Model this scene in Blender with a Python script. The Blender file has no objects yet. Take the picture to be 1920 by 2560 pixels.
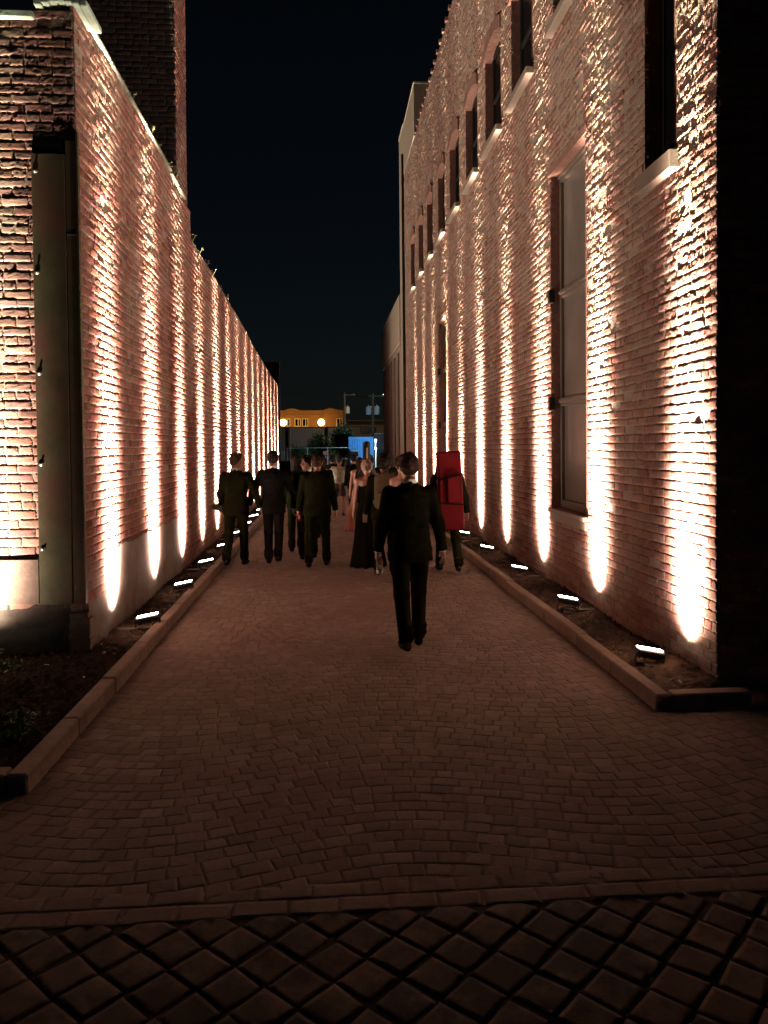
import bpy, math, random
import numpy as np
from mathutils import Vector, Matrix

rng = np.random.default_rng(7)
random.seed(7)
sc = bpy.context.scene
COL = sc.collection
R = math.radians

# ------------------------------------------------------------------ materials
def mat(name, base=(.5, .5, .5), rough=.8, metal=0.0, noise=0.0, nscale=20.0, bump=0.0, bscale=60.0,
        attr=None, emit=None, estr=0.0, spec=.3, dark=None, dscale=1.5, coat=0.0, alpha=None, trans=0.0):
    m = bpy.data.materials.new(name); m.use_nodes = True
    nt = m.node_tree; b = nt.nodes['Principled BSDF']
    b.inputs['Base Color'].default_value = (*base, 1); b.inputs['Roughness'].default_value = rough
    b.inputs['Metallic'].default_value = metal; b.inputs['Specular IOR Level'].default_value = spec
    if trans: b.inputs['Transmission Weight'].default_value = trans
    if emit:
        b.inputs['Emission Color'].default_value = (*emit, 1); b.inputs['Emission Strength'].default_value = estr
    tc = nt.nodes.new('ShaderNodeTexCoord')
    col = None
    if attr:
        a = nt.nodes.new('ShaderNodeAttribute'); a.attribute_name = attr; col = a.outputs['Color']
    if noise or dark:
        if col is None:
            rgb = nt.nodes.new('ShaderNodeRGB'); rgb.outputs[0].default_value = (*base, 1); col = rgb.outputs[0]
    if noise:
        n = nt.nodes.new('ShaderNodeTexNoise'); n.inputs['Scale'].default_value = nscale; n.inputs['Detail'].default_value = 6
        n.inputs['Roughness'].default_value = .65
        nt.links.new(tc.outputs['Object'], n.inputs['Vector'])
        mr = nt.nodes.new('ShaderNodeMapRange'); mr.inputs['From Min'].default_value = .3; mr.inputs['From Max'].default_value = .7
        mr.inputs['To Min'].default_value = 1 - noise; mr.inputs['To Max'].default_value = 1 + noise
        nt.links.new(n.outputs['Fac'], mr.inputs['Value'])
        mx = nt.nodes.new('ShaderNodeVectorMath'); mx.operation = 'SCALE'
        nt.links.new(col, mx.inputs[0]); nt.links.new(mr.outputs[0], mx.inputs['Scale']); col = mx.outputs[0]
    if dark:
        n = nt.nodes.new('ShaderNodeTexNoise'); n.inputs['Scale'].default_value = dscale; n.inputs['Detail'].default_value = 8
        n.inputs['Roughness'].default_value = .7
        nt.links.new(tc.outputs['Object'], n.inputs['Vector'])
        mr = nt.nodes.new('ShaderNodeMapRange'); mr.inputs['From Min'].default_value = .46; mr.inputs['From Max'].default_value = .68
        nt.links.new(n.outputs['Fac'], mr.inputs['Value'])
        mx = nt.nodes.new('ShaderNodeMix'); mx.data_type = 'RGBA'
        nt.links.new(mr.outputs[0], mx.inputs['Factor']); nt.links.new(col, mx.inputs['A'])
        mx.inputs['B'].default_value = (*dark, 1); col = mx.outputs['Result']
    if col is not None: nt.links.new(col, b.inputs['Base Color'])
    if bump:
        n = nt.nodes.new('ShaderNodeTexNoise'); n.inputs['Scale'].default_value = bscale; n.inputs['Detail'].default_value = 5
        nt.links.new(tc.outputs['Object'], n.inputs['Vector'])
        bp = nt.nodes.new('ShaderNodeBump'); bp.inputs['Strength'].default_value = 1.0; bp.inputs['Distance'].default_value = bump
        nt.links.new(n.outputs['Fac'], bp.inputs['Height']); nt.links.new(bp.outputs[0], b.inputs['Normal'])
    return m

M = {}
M['brick'] = mat('brick', attr='tint', rough=.92, noise=.28, nscale=38, bump=.004, bscale=90, spec=.0, dark=(.25, .16, .125), dscale=1.1)
M['brick_pale'] = mat('brick_pale', attr='tint', rough=.92, noise=.32, nscale=45, bump=.005, bscale=80, spec=.0, dark=(.28, .195, .15), dscale=1.3)
M['brick_sooty'] = mat('brick_sooty', (.03, .024, .02), rough=.95, noise=.3, nscale=4)  # shade put into the colour: near-black so the floodlight spill hardly shows
M['brick_plain'] = mat('brick_plain', (.21, .105, .08), rough=.92, noise=.3, nscale=16, bump=.004, bscale=60)
M['mortar'] = mat('mortar', (.27, .205, .16), rough=.95, noise=.2, nscale=30, bump=.006, bscale=55, spec=.1)
M['brick_dark'] = mat('brick_dark', attr='tint', rough=.95, noise=.3, nscale=25, bump=.004, spec=.1)
M['concrete'] = mat('concrete', (.20, .145, .115), rough=.9, noise=.16, nscale=7, bump=.004, bscale=30, dark=(.13, .09, .07), dscale=2.2, spec=.2)
M['coping_old'] = mat('old_coping', (.15, .145, .105), rough=.9, noise=.35, nscale=9, bump=.006)
M['footing'] = mat('sooty_footing', (.06, .045, .035), rough=.95, noise=.3, nscale=9, bump=.004)  # colour darkened to paint in the shade of the recess below the band
M['coping'] = mat('coping', (.36, .42, .33), rough=.7, noise=.15, nscale=12, bump=.004, bscale=25)
M['sill'] = mat('sill_stone', (.21, .155, .12), rough=.75, noise=.1, nscale=20, bump=.001)
M['steel'] = mat('weathered_steel', (.085, .082, .042), rough=.5, metal=.25, noise=.3, nscale=5, bump=.001, bscale=120, dark=(.13, .06, .045), dscale=1.6)  # reddish patches on olive paint in the coloured reflections of the lamps
M['bolt'] = mat('bolt_steel', (.5, .48, .42), rough=.35, metal=.9)
M['paint'] = mat('frame_paint', (.13, .10, .08), rough=.5, noise=.1, nscale=30)
M['shade'] = mat('window_shade', (.19, .15, .128), rough=.2, noise=.12, nscale=2, spec=.6)
M['glass_dark'] = mat('dark_glass', (.006, .006, .007), rough=.25, spec=.08)
M['paint_dark'] = mat('frame_paint_dark', (.02, .016, .014), rough=.6, spec=.1)
M['stucco'] = mat('stucco', (.30, .225, .165), rough=.9, noise=.08, nscale=15, bump=.002, bscale=70)
M['pilaster'] = mat('pilaster_metal', (.24, .175, .14), rough=.7, noise=.08, nscale=8)
M['black_metal'] = mat('black_metal', (.015, .015, .015), rough=.55, metal=.3)
M['fixture'] = mat('fixture_metal', (.03, .03, .028), rough=.5, metal=.4, noise=.2, nscale=40)
M['lens'] = mat('lens', (.9, .9, .85), emit=(1, .93, .8), estr=40)
M['stone'] = mat('kerb_stone', (.25, .195, .16), rough=.85, noise=.2, nscale=14, bump=.003, bscale=60, dark=(.16, .125, .10), dscale=3)
M['sett'] = mat('sett_stone', attr='tint', rough=.85, noise=.14, nscale=35, bump=.0015, bscale=70, spec=.2, dark=(.17, .125, .105), dscale=.9)
M['bed_sand'] = mat('joint_sand', (.21, .155, .13), rough=1, noise=.3, nscale=60, bump=.003)
M['joint_dark'] = mat('joint_soil', (.018, .014, .011), rough=1, noise=.3, nscale=60, bump=.003)
M['asphalt'] = mat('asphalt', (.045, .042, .04), rough=.95, noise=.2, nscale=30, bump=.004)
M['mulch'] = mat('mulch', attr='tint', rough=1, noise=.4, nscale=50, spec=.05)
M['leaf'] = mat('leaf', (.07, .12, .03), rough=.6, noise=.3, nscale=40)
M['dry_leaf'] = mat('dry_leaf', (.22, .2, .1), rough=.7, noise=.3, nscale=40)
M['tree_leaf'] = mat('tree_leaf', (.035, .085, .035), rough=.7, noise=.35, nscale=2)
M['bark'] = mat('bark', (.06, .045, .035), rough=.95, noise=.3, nscale=15, bump=.01)
M['suit'] = mat('suit_cloth', (.0032, .0036, .0018), rough=.95, noise=.25, nscale=200, spec=.0, bump=.0008, bscale=300)
M['suit2'] = mat('suit_cloth_green', (.0042, .0048, .0022), rough=.95, noise=.25, nscale=200, spec=.0, bump=.0008, bscale=300)
M['suit3'] = mat('suit_cloth_navy', (.0032, .0033, .0034), rough=.95, noise=.25, nscale=200, spec=.0, bump=.0008, bscale=300)
M['skin'] = mat('skin', (.50, .27, .20), rough=.6, noise=.08, nscale=30, spec=.35)
M['skin2'] = mat('skin_pink', (.55, .27, .20), rough=.6, noise=.08, nscale=30, spec=.35)
M['hair_dark'] = mat('hair_dark', (.008, .006, .005), rough=.85, spec=.05, noise=.35, nscale=120, bump=.004, bscale=160)
M['hair_brown'] = mat('hair_brown', (.018, .010, .007), rough=.85, spec=.05, noise=.35, nscale=120, bump=.004, bscale=160)
M['hair_grey'] = mat('hair_grey', (.022, .016, .013), rough=.85, spec=.05, noise=.35, nscale=120, bump=.004, bscale=160)
M['hair_blond'] = mat('hair_blond', (.27, .17, .125), rough=.6, noise=.35, nscale=90, bump=.005, bscale=120)
M['shirt'] = mat('shirt_white', (.72, .68, .6), rough=.8, noise=.05, nscale=40)
M['shirt_pat'] = mat('shirt_pattern', (.62, .56, .46), rough=.85, noise=.25, nscale=12, dark=(.16, .15, .13), dscale=7)
M['shorts'] = mat('shorts_cloth', (.06, .045, .042), rough=.9, noise=.2, nscale=60)
M['black_dress'] = mat('dress_black', (.003, .003, .0025), rough=.95, spec=.0, noise=.2, nscale=60)
M['pink_dress'] = mat('dress_pink', (.36, .16, .13), rough=.75, noise=.12, nscale=10)
M['shoe'] = mat('shoe_leather', (.004, .0035, .003), rough=.75, spec=.03)
M['sandal'] = mat('sandal_leather', (.12, .07, .04), rough=.6)
M['canvas'] = mat('canvas_green', (.075, .062, .033), rough=.9, noise=.2, nscale=50, bump=.002, bscale=150)
M['canvas_dark'] = mat('canvas_dark', (.02, .02, .015), rough=.85)
M['red_case'] = mat('red_case_fabric', (.048, .0016, .0034), rough=.6, noise=.15, nscale=60, bump=.0015, bscale=250, spec=.04)
M['strap'] = mat('strap_black', (.002, .002, .002), rough=.95, spec=.02)
M['paper'] = mat('paper', (.8, .76, .7), rough=.8)
M['plastic_clear'] = mat('bottle_plastic', (.85, .88, .85), rough=.08, trans=.85, spec=.5)
M['orange_brick'] = mat('far_brick', (.28, .15, .08), rough=.95, noise=.3, nscale=5)
M['white_paint'] = mat('white_paint', (.75, .7, .6), rough=.6)
M['grey_clad'] = mat('grey_cladding', (.22, .22, .25), rough=.8, noise=.1, nscale=2)
M['teal'] = mat('teal_panel', (.08, .16, .15), rough=.8, noise=.1, nscale=2)
M['brown_clad'] = mat('brown_cladding', (.14, .10, .075), rough=.85, noise=.1, nscale=3)
M['cream'] = mat('cream_shutter', (.5, .42, .28), rough=.7, noise=.1, nscale=5)
M['blue_steel'] = mat('blue_container', (.05, .26, .62), rough=.6, noise=.1, nscale=3)
M['truck_blue'] = mat('truck_paint', (.06, .10, .15), rough=.35, spec=.5)
M['roof_brown'] = mat('far_roof', (.12, .075, .05), rough=.9, noise=.15, nscale=2)
M['beige'] = mat('far_beige', (.34, .27, .19), rough=.9, noise=.1, nscale=2)
M['wood_pole'] = mat('pole_wood', (.09, .075, .06), rough=.95, noise=.2, nscale=8)
M['transformer'] = mat('transformer_grey', (.42, .44, .46), rough=.6)
M['globe_orange'] = mat('globe_lit', (1, .8, .5), emit=(1, .62, .22), estr=14)
M['globe_white'] = mat('bulb_lit', (1, 1, 1), emit=(.85, .95, 1), estr=12)
M['panel_lit'] = mat('panel_lit', (1, 1, 1), emit=(.9, .9, 1), estr=1.6)
M['sign_face'] = mat('sign_face', (.55, .55, .62), rough=.6, emit=(.7, .72, .85), estr=.25)
M['car_paint'] = mat('car_paint', (.015, .014, .014), rough=.25, spec=.5, metal=.2)
M['rubber'] = mat('rubber', (.01, .01, .01), rough=.9)
M['screen'] = mat('phone_screen', (.6, .6, .7), emit=(.8, .85, 1), estr=.6)

# ------------------------------------------------------------------ mesh helpers
def mesh_np(name, verts, faces, material=None, parent=None, smooth=False, tint=None, loc=None):
    """verts (n,3); faces list of (k,4)/(k,3) arrays or list of tuples"""
    me = bpy.data.meshes.new(name)
    verts = np.asarray(verts, np.float32)
    if isinstance(faces, np.ndarray):
        n, k = faces.shape
        me.vertices.add(len(verts)); me.vertices.foreach_set('co', verts.ravel())
        me.loops.add(n * k); me.loops.foreach_set('vertex_index', faces.astype(np.int32).ravel())
        me.polygons.add(n); me.polygons.foreach_set('loop_start', np.arange(0, n * k, k, dtype=np.int32))
        me.update(calc_edges=True); me.validate()
    else:
        me.from_pydata([tuple(map(float, v)) for v in verts], [], [tuple(int(i) for i in f) for f in faces])
        me.update()
    if smooth: me.polygons.foreach_set('use_smooth', [True] * len(me.polygons))
    if tint is not None:
        a = me.attributes.new('tint', 'FLOAT_COLOR', 'POINT')
        t = np.ones((len(verts), 4), np.float32); t[:, :3] = tint
        a.data.foreach_set('color', t.ravel())
    if material: me.materials.append(material)
    o = bpy.data.objects.new(name, me); COL.objects.link(o)
    if parent: o.parent = parent
    if loc: o.location = loc
    return o

class MB:
    def __init__(s): s.v = []; s.f = []
    def add(s, vs, fs):
        b = len(s.v); s.v += [tuple(v) for v in vs]; s.f += [tuple(i + b for i in f) for f in fs]; return s
    def box(s, x0, x1, y0, y1, z0, z1, bev=0.0, mtx=None):
        x0, x1 = min(x0, x1), max(x0, x1); y0, y1 = min(y0, y1), max(y0, y1); z0, z1 = min(z0, z1), max(z0, z1)
        if bev <= 0:
            vs = [(x, y, z) for z in (z0, z1) for y in (y0, y1) for x in (x0, x1)]
            fs = [(0, 2, 3, 1), (4, 5, 7, 6), (0, 1, 5, 4), (2, 6, 7, 3), (0, 4, 6, 2), (1, 3, 7, 5)]
        else:
            vs = []; b = min(bev, (x1 - x0) * .49, (y1 - y0) * .49, (z1 - z0) * .49)
            idx = {}
            for ix, X in enumerate((x0, x1)):
                for iy, Y in enumerate((y0, y1)):
                    for iz, Z in enumerate((z0, z1)):
                        sx = b if ix == 0 else -b; sy = b if iy == 0 else -b; sz = b if iz == 0 else -b
                        idx[ix, iy, iz, 0] = len(vs); vs.append((X, Y + sy, Z + sz))
                        idx[ix, iy, iz, 1] = len(vs); vs.append((X + sx, Y, Z + sz))
                        idx[ix, iy, iz, 2] = len(vs); vs.append((X + sx, Y + sy, Z))
            fs = []
            for ix in (0, 1):
                q = [idx[ix, 0, 0, 0], idx[ix, 1, 0, 0], idx[ix, 1, 1, 0], idx[ix, 0, 1, 0]]; fs.append(q if ix else q[::-1])
            for iy in (0, 1):
                q = [idx[0, iy, 0, 1], idx[0, iy, 1, 1], idx[1, iy, 1, 1], idx[1, iy, 0, 1]]; fs.append(q if iy else q[::-1])
            for iz in (0, 1):
                q = [idx[0, 0, iz, 2], idx[1, 0, iz, 2], idx[1, 1, iz, 2], idx[0, 1, iz, 2]]; fs.append(q if iz else q[::-1])
            for iy in (0, 1):
                for iz in (0, 1):
                    q = [idx[0, iy, iz, 1], idx[1, iy, iz, 1], idx[1, iy, iz, 2], idx[0, iy, iz, 2]]
                    fs.append(q if (iy + iz) % 2 == 0 else q[::-1])
            for ix in (0, 1):
                for iz in (0, 1):
                    q = [idx[ix, 0, iz, 0], idx[ix, 1, iz, 0], idx[ix, 1, iz, 2], idx[ix, 0, iz, 2]]
                    fs.append(q if (ix + iz) % 2 == 1 else q[::-1])
            for ix in (0, 1):
                for iy in (0, 1):
                    q = [idx[ix, iy, 0, 0], idx[ix, iy, 1, 0], idx[ix, iy, 1, 1], idx[ix, iy, 0, 1]]
                    fs.append(q if (ix + iy) % 2 == 0 else q[::-1])
            for k in idx:
                if k[3] == 0:
                    ix, iy, iz, _ = k
                    q = [idx[ix, iy, iz, 0], idx[ix, iy, iz, 1], idx[ix, iy, iz, 2]]
                    fs.append(q if (ix + iy + iz) % 2 == 1 else q[::-1])
        if mtx is not None: vs = [tuple(mtx @ Vector(v)) for v in vs]
        return s.add(vs, fs)
    def tube(s, p0, p1, r0, r1=None, n=12):
        r1 = r0 if r1 is None else r1
        p0, p1 = Vector(p0), Vector(p1); d = (p1 - p0).normalized()
        a = d.orthogonal().normalized(); b = d.cross(a)
        vs = []
        for p, r in ((p0, r0), (p1, r1)):
            for i in range(n):
                t = 2 * math.pi * i / n; vs.append(p + (a * math.cos(t) + b * math.sin(t)) * r)
        fs = [(i, (i + 1) % n, n + (i + 1) % n, n + i) for i in range(n)] + [tuple(range(n))[::-1], tuple(range(n, 2 * n))]
        return s.add(vs, fs)
    def lathe(s, prof, c=(0, 0, 0), n=20):
        vs = []; m = len(prof)
        for i in range(n):
            t = 2 * math.pi * i / n
            for r, z in prof: vs.append((c[0] + r * math.cos(t), c[1] + r * math.sin(t), c[2] + z))
        fs = [(i * m + j, ((i + 1) % n) * m + j, ((i + 1) % n) * m + j + 1, i * m + j + 1) for i in range(n) for j in range(m - 1)]
        return s.add(vs, fs)
    def prism(s, poly, x0, x1):          # polygon in (y,z), extruded along x
        n = len(poly); vs = [(x0, y, z) for y, z in poly] + [(x1, y, z) for y, z in poly]
        fs = [(i, (i + 1) % n, n + (i + 1) % n, n + i) for i in range(n)] + [tuple(range(n))[::-1], tuple(range(n, 2 * n))]
        return s.add(vs, fs)
    def build(s, name, material, parent=None, smooth=False, loc=None):
        return mesh_np(name, s.v, s.f, material, parent, smooth, loc=loc)

def tag(o, label=None, cat=None, group=None, kind=None):
    if label: o['label'] = label
    if cat: o['category'] = cat
    if group: o['group'] = group
    if kind: o['kind'] = kind
    return o
def empty(name, loc, label=None, cat=None, group=None, rz=0):
    o = bpy.data.objects.new(name, None); COL.objects.link(o); o.location = loc; o.rotation_euler = (0, 0, rz)
    o.empty_display_size = .2
    return tag(o, label, cat, group)
def copy_tree(o, parent=None):
    c = o.copy(); COL.objects.link(c); c.parent = parent
    for ch in list(o.children): copy_tree(ch, c)
    return c

# ------------------------------------------------------------------ bricks as geometry
PAL_RED = np.array([(.20, .077, .060), (.23, .092, .074), (.165, .068, .058), (.26, .112, .086), (.19, .085, .07), (.28, .14, .105)])
PAL_TAN = np.array([(.22, .112, .09), (.25, .14, .108), (.18, .085, .07), (.28, .175, .135), (.205, .082, .066), (.15, .073, .062), (.30, .20, .15)])
PAL_RED = PAL_RED.mean(0) + .65 * (PAL_RED - PAL_RED.mean(0)); PAL_TAN = PAL_TAN.mean(0) + .5 * (PAL_TAN - PAL_TAN.mean(0))
def bricks(U0, U1, z0, top, L=.233, Hc=.08, J=.011, openings=(), nu=7, nv=4, off=.004, rough=.0022, tilt=.004,
           pal=PAL_RED, miss=.012, seed=1, zr=(1.0, 6.5, .38, 1.0), pit=0.0, var=.14):
    """returns u, z, depth(out +) arrays per vertex, faces, tint"""
    r = np.random.default_rng(seed)
    rows = int(math.ceil(max(top(U0), top(U1), top((U0 + U1) / 2)) - z0) / Hc) + 2
    rows = int((max(top(u) for u in np.linspace(U0, U1, 60)) - z0) / Hc) + 1
    rec = []
    for k in range(rows):
        za = z0 + k * Hc; zb = za + Hc - J; zm = (za + zb) / 2
        ivs = [(U0, U1)]
        for (a, b, c, d) in openings:
            if c < zb and d > za:
                new = []
                for (p, q) in ivs:
                    if b <= p or a >= q: new.append((p, q)); continue
                    if a > p: new.append((p, a))
                    if b < q: new.append((b, q))
                ivs = new
        ph = (k % 2) * .5 * L + r.normal(0, .012)
        head = (k % 6 == 5)
        LL = L * .5 if head else L
        for (p, q) in ivs:
            u = p - ((p - ph) % LL)
            while u < q - .02:
                ua = max(u, p); ub = min(u + LL, q) - J
                if ub - ua > .035 and zb <= top((ua + ub) / 2) + .02:
                    rec.append((ua, ub, za, zb))
                u += LL
    rec = np.array(rec); n = len(rec)
    sx = np.concatenate([[0, 0], np.linspace(.06, .94, nu), [1, 1]]); tx = np.concatenate([[0, 0], np.linspace(.13, .87, nv), [1, 1]])
    A, B = len(sx), len(tx)
    S, T = np.meshgrid(sx, tx, indexing='ij')
    edge = np.zeros((A, B)); edge[:2] = 1; edge[-2:] = 1; edge[:, :2] = 1; edge[:, -2:] = 1
    skirt = np.zeros((A, B)); skirt[0] = 1; skirt[-1] = 1; skirt[:, 0] = 1; skirt[:, -1] = 1
    ua, ub, za, zb = (rec[:, i][:, None, None] for i in range(4))
    u = ua + (ub - ua) * S; z = za + (zb - za) * T
    je = r.normal(0, .0028, (n, A, B)) * edge; jz = r.normal(0, .0028, (n, A, B)) * edge
    je[:, 0] = je[:, 1]; je[:, -1] = je[:, -2]; jz[:, :, 0] = jz[:, :, 1]; jz[:, :, -1] = jz[:, :, -2]
    u = u + je + r.normal(0, .002, (n, 1, 1)); z = z + jz + r.normal(0, .0018, (n, 1, 1))
    amp = (zr[2] + (zr[3] - zr[2]) * np.clip(((za + zb) / 2 - zr[0]) / (zr[1] - zr[0]), 0, 1))
    o = r.normal(0, off, (n, 1, 1)) * amp
    o = np.where(r.random((n, 1, 1)) < miss * amp, -.02, o)
    prof = amp * (1.7 * rough) * np.where(r.random((n, 1, 1)) < .3, 1.8, .8)
    d = o + amp * (r.normal(0, tilt, (n, 1, 1)) * (S - .5) * 2 + r.normal(0, tilt, (n, 1, 1)) * (T - .5) * 2)
    d = d + r.normal(0, 1, (n, A, B)) * prof - edge * (.003 + r.random((n, A, B)) * .005) * (.35 + .65 * amp)
    if pit:                                                           # eroded pits, more of them high on the wall
        pz = np.clip(((za + zb) / 2 - zr[0]) / (zr[1] - zr[0]), 0.02, 1) * pit
        d = d - (r.random((n, A, B)) < pz) * (.003 + .011 * r.random((n, A, B))) * (.4 + .6 * pz / pit)
    d = np.where(skirt > 0, -.035, d)
    d = d + .006 * np.sin(u * 1.1 + z * .7) + .004 * np.sin(u * 2.9 - z * 1.9)
    base = (np.arange(n) * A * B)[:, None]
    q = np.array([(i * B + j, (i + 1) * B + j, (i + 1) * B + j + 1, i * B + j + 1) for i in range(A - 1) for j in range(B - 1)])
    F = (base[:, None, :] + q[None]).reshape(-1, 4)
    ci = r.integers(0, len(pal), n); tint = pal[ci] * (1 + r.normal(0, var, (n, 1))) + r.normal(0, var * .05, (n, 3))
    tint = np.clip(tint, .03, .8)
    tint = np.repeat(tint, A * B, axis=0)
    return u.ravel(), z.ravel(), d.ravel(), F, tint

def backing(U0, U1, z0, top, openings=(), cell=.06, dep=-.006, amp=.0022, seed=3):
    """mortar bed between the bricks with the openings left out"""
    r = np.random.default_rng(seed)
    us = sorted(set([U0, U1] + [x for o in openings for x in o[:2]])); V = []; Fs = []; nb = 0
    zmax = max(top(x) for x in np.linspace(U0, U1, 50))
    zs = sorted(set([z0, zmax] + [min(max(x, z0), zmax) for o in openings for x in o[2:]]))
    for a, b in zip(us[:-1], us[1:]):
        for c, e in zip(zs[:-1], zs[1:]):
            if e - c < 1e-4: continue
            if any(o[0] <= (a + b) / 2 <= o[1] and o[2] <= (c + e) / 2 <= o[3] for o in openings): continue
            nu = max(1, int((b - a) / cell)); nz = max(1, int((e - c) / cell))
            U, Z = np.meshgrid(np.linspace(a, b, nu + 1), np.linspace(c, e, nz + 1), indexing='ij')
            T = np.vectorize(top)(U); Z = np.minimum(Z, T + .004)
            D = dep + r.normal(0, amp, U.shape) + .006 * np.sin(U * 1.1 + Z * .7) + .004 * np.sin(U * 2.9 - Z * 1.9)
            V.append(np.stack([U, Z, D], -1).reshape(-1, 3))
            i, j = np.meshgrid(np.arange(nu), np.arange(nz), indexing='ij'); k = i * (nz + 1) + j
            Fs.append(nb + np.stack([k, k + nz + 1, k + nz + 2, k + 1], -1).reshape(-1, 4)); nb += (nu + 1) * (nz + 1)
    V = np.concatenate(V); return V[:, 0], V[:, 1], V[:, 2], np.concatenate(Fs)

def joinp(parts):
    vs, fs, ts, b = [], [], [], 0
    for v, f, t in parts:
        vs.append(v); fs.append(f + b); b += len(v)
        ts.append(t if t is not None else np.ones((len(v), 3)) * .3)
    return np.concatenate(vs), np.concatenate(fs), np.concatenate(ts)

def to_world(u, z, d, plane, X0):
    """plane 'L': alley wall facing +X at X0; 'R': facing -X at X0; 'F': facing -Y at Y0=X0"""
    if plane == 'L': return np.stack([X0 + d, u, z], -1)
    if plane == 'R': return np.stack([X0 - d, u, z], -1)
    if plane == 'F': return np.stack([u, X0 - d, z], -1)
def orient(F, flip): return F[:, ::-1] if flip else F

def brick_face(plane, X0, U0, U1, z0, top, split=None, openings=(), pal=PAL_RED, seed=1, near=(9, 5), far=(4, 3), **kw):
    parts = []
    segs = [(U0, U1, near)] if split is None else [(U0, split, near), (split, U1, far)]
    for i, (a, b, (nu, nv)) in enumerate(segs):
        u, z, d, F, t = bricks(a, b, z0, top, openings=openings, nu=nu, nv=nv, pal=pal, seed=seed + i, **kw)
        parts.append((to_world(u, z, d, plane, X0), orient(F, plane == 'R'), t))
    return joinp(parts)
def mortar_face(plane, X0, U0, U1, z0, top, openings=(), cell=.06, seed=5):
    u, z, d, F = backing(U0, U1, z0, top, openings, cell, seed=seed)
    return to_world(u, z, d, plane, X0), orient(F, plane == 'R')

# ================================================================== GROUND
g = MB(); g.add([(-150, -20, -.06), (150, -20, -.06), (150, 260, -.06), (-150, 260, -.06)], [(0, 1, 2, 3)])
tag(g.build('ground', M['asphalt']), 'dark asphalt ground around the alley', None, None, 'structure')

WL, WR = -2.14, 2.90          # faces of the two alley walls
KL, KR = -1.62, 2.24          # inner faces of the kerbs

def setts():
    r = np.random.default_rng(11); V = []; Fs = []; Ts = []
    pal = np.array([(.225, .19, .172), (.245, .205, .186), (.21, .172, .156), (.26, .22, .20), (.225, .175, .158), (.20, .165, .152)])
    def sett(cx, cy, lx, ly, ang, n, tmul=1.0, crown=.0014):
        ss = np.array([0, 0, .12, .5, .88, 1, 1]) if n else np.array([0, 0, .15, .85, 1, 1])
        A = len(ss); S, T = np.meshgrid(ss - .5, ss - .5, indexing='ij')
        x = S * lx; y = T * ly
        e = np.zeros((A, A)); e[:2] = 1; e[-2:] = 1; e[:, :2] = 1; e[:, -2:] = 1
        k = np.zeros((A, A)); k[0] = 1; k[-1] = 1; k[:, 0] = 1; k[:, -1] = 1
        jx = r.normal(0, .0035, 4); jy = r.normal(0, .0035, 4)          # corner jitter
        s, t = S + .5, T + .5
        x = x + jx[0] * (1 - s) * (1 - t) + jx[1] * s * (1 - t) + jx[2] * s * t + jx[3] * (1 - s) * t
        y = y + jy[0] * (1 - s) * (1 - t) + jy[1] * s * (1 - t) + jy[2] * s * t + jy[3] * (1 - s) * t
        z = r.normal(0, .0007) + crown * (1 - (2 * S) ** 2) * (1 - (2 * T) ** 2) - e * .0005 + r.normal(0, .0007, (A, A)) + S * r.normal(0, .0012) + T * r.normal(0, .0012)
        z = np.where(k > 0, -.03, z)
        c, sn = math.cos(ang), math.sin(ang)
        b = sum(len(v) for v in V[-1:]) if False else None
        V.append(np.stack([cx + c * x - sn * y, cy + sn * x + c * y, z], -1).reshape(-1, 3))
        i, j = np.meshgrid(np.arange(A - 1), np.arange(A - 1), indexing='ij'); q = i * A + j
        Fs.append((np.stack([q, q + A, q + A + 1, q + 1], -1).reshape(-1, 4), A * A))
        col = pal[r.integers(0, len(pal))] * (1 + r.normal(0, .07)) * tmul
        Ts.append(np.repeat(np.clip(col, .02, .7)[None], A * A, 0))
    def inside(x, y):
        if y < 3.22: return False
        if x < KL + .0: return y < 4.24
        if x > KR - .0: return y < 5.2
        return True
    # setts laid in shallow arcs across the alley
    P, A = 2.57, .13
    course = .100
    def arc(x): return A * math.cos(2 * math.pi * (x - .31) / P)
    k = -6; yb = 3.0
    while True:
        y0 = yb + k * course
        if y0 > 40: break
        x = -4.2 + (k % 2) * .07
        while x < 6.0:
            L = .118 + r.normal(0, .017)
            cx = x + L / 2; cy = y0 + arc(cx)
            if inside(cx, cy):
                ang = math.atan(-A * 2 * math.pi / P * math.sin(2 * math.pi * (cx - .31) / P))
                gap = .0035
                if cy < 20 or True:
                    sett(cx, cy, (L - gap) / max(.75, math.cos(ang)), (course - gap), ang, cy < 8)
            x += L
        k += 1
    # border course
    x = -4.2
    while x < 6:
        L = .21 + r.normal(0, .012)
        sett(x + L / 2, 3.10, L - .008, .095, 0, True); sett(x + L / 2 + .09, 3.205, L - .008, .095, 0, True); x += L
    # square setts set diagonally in front; darkened tint imitates vignetting and fading light
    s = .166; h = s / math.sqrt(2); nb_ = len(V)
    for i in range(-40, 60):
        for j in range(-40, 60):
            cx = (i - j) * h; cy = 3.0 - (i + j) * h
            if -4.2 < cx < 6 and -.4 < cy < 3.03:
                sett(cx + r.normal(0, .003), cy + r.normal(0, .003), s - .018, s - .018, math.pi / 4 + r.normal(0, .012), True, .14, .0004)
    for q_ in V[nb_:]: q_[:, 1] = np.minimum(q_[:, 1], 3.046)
    off = 0; FF = []
    for f, n in Fs: FF.append(f + off); off += n
    return np.concatenate(V), np.concatenate(FF), np.concatenate(Ts)
v, f, t = setts()
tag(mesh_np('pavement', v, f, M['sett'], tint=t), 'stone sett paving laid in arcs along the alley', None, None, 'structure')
g = MB(); g.add([(-4.3, 3.05, -.0022), (6.1, 3.05, -.0022), (6.1, 40, -.0022), (-4.3, 40, -.0022)], [(0, 1, 2, 3)])
tag(g.build('pavement_bed', M['bed_sand']), 'sandy joints under the alley setts', None, None, 'structure')
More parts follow.
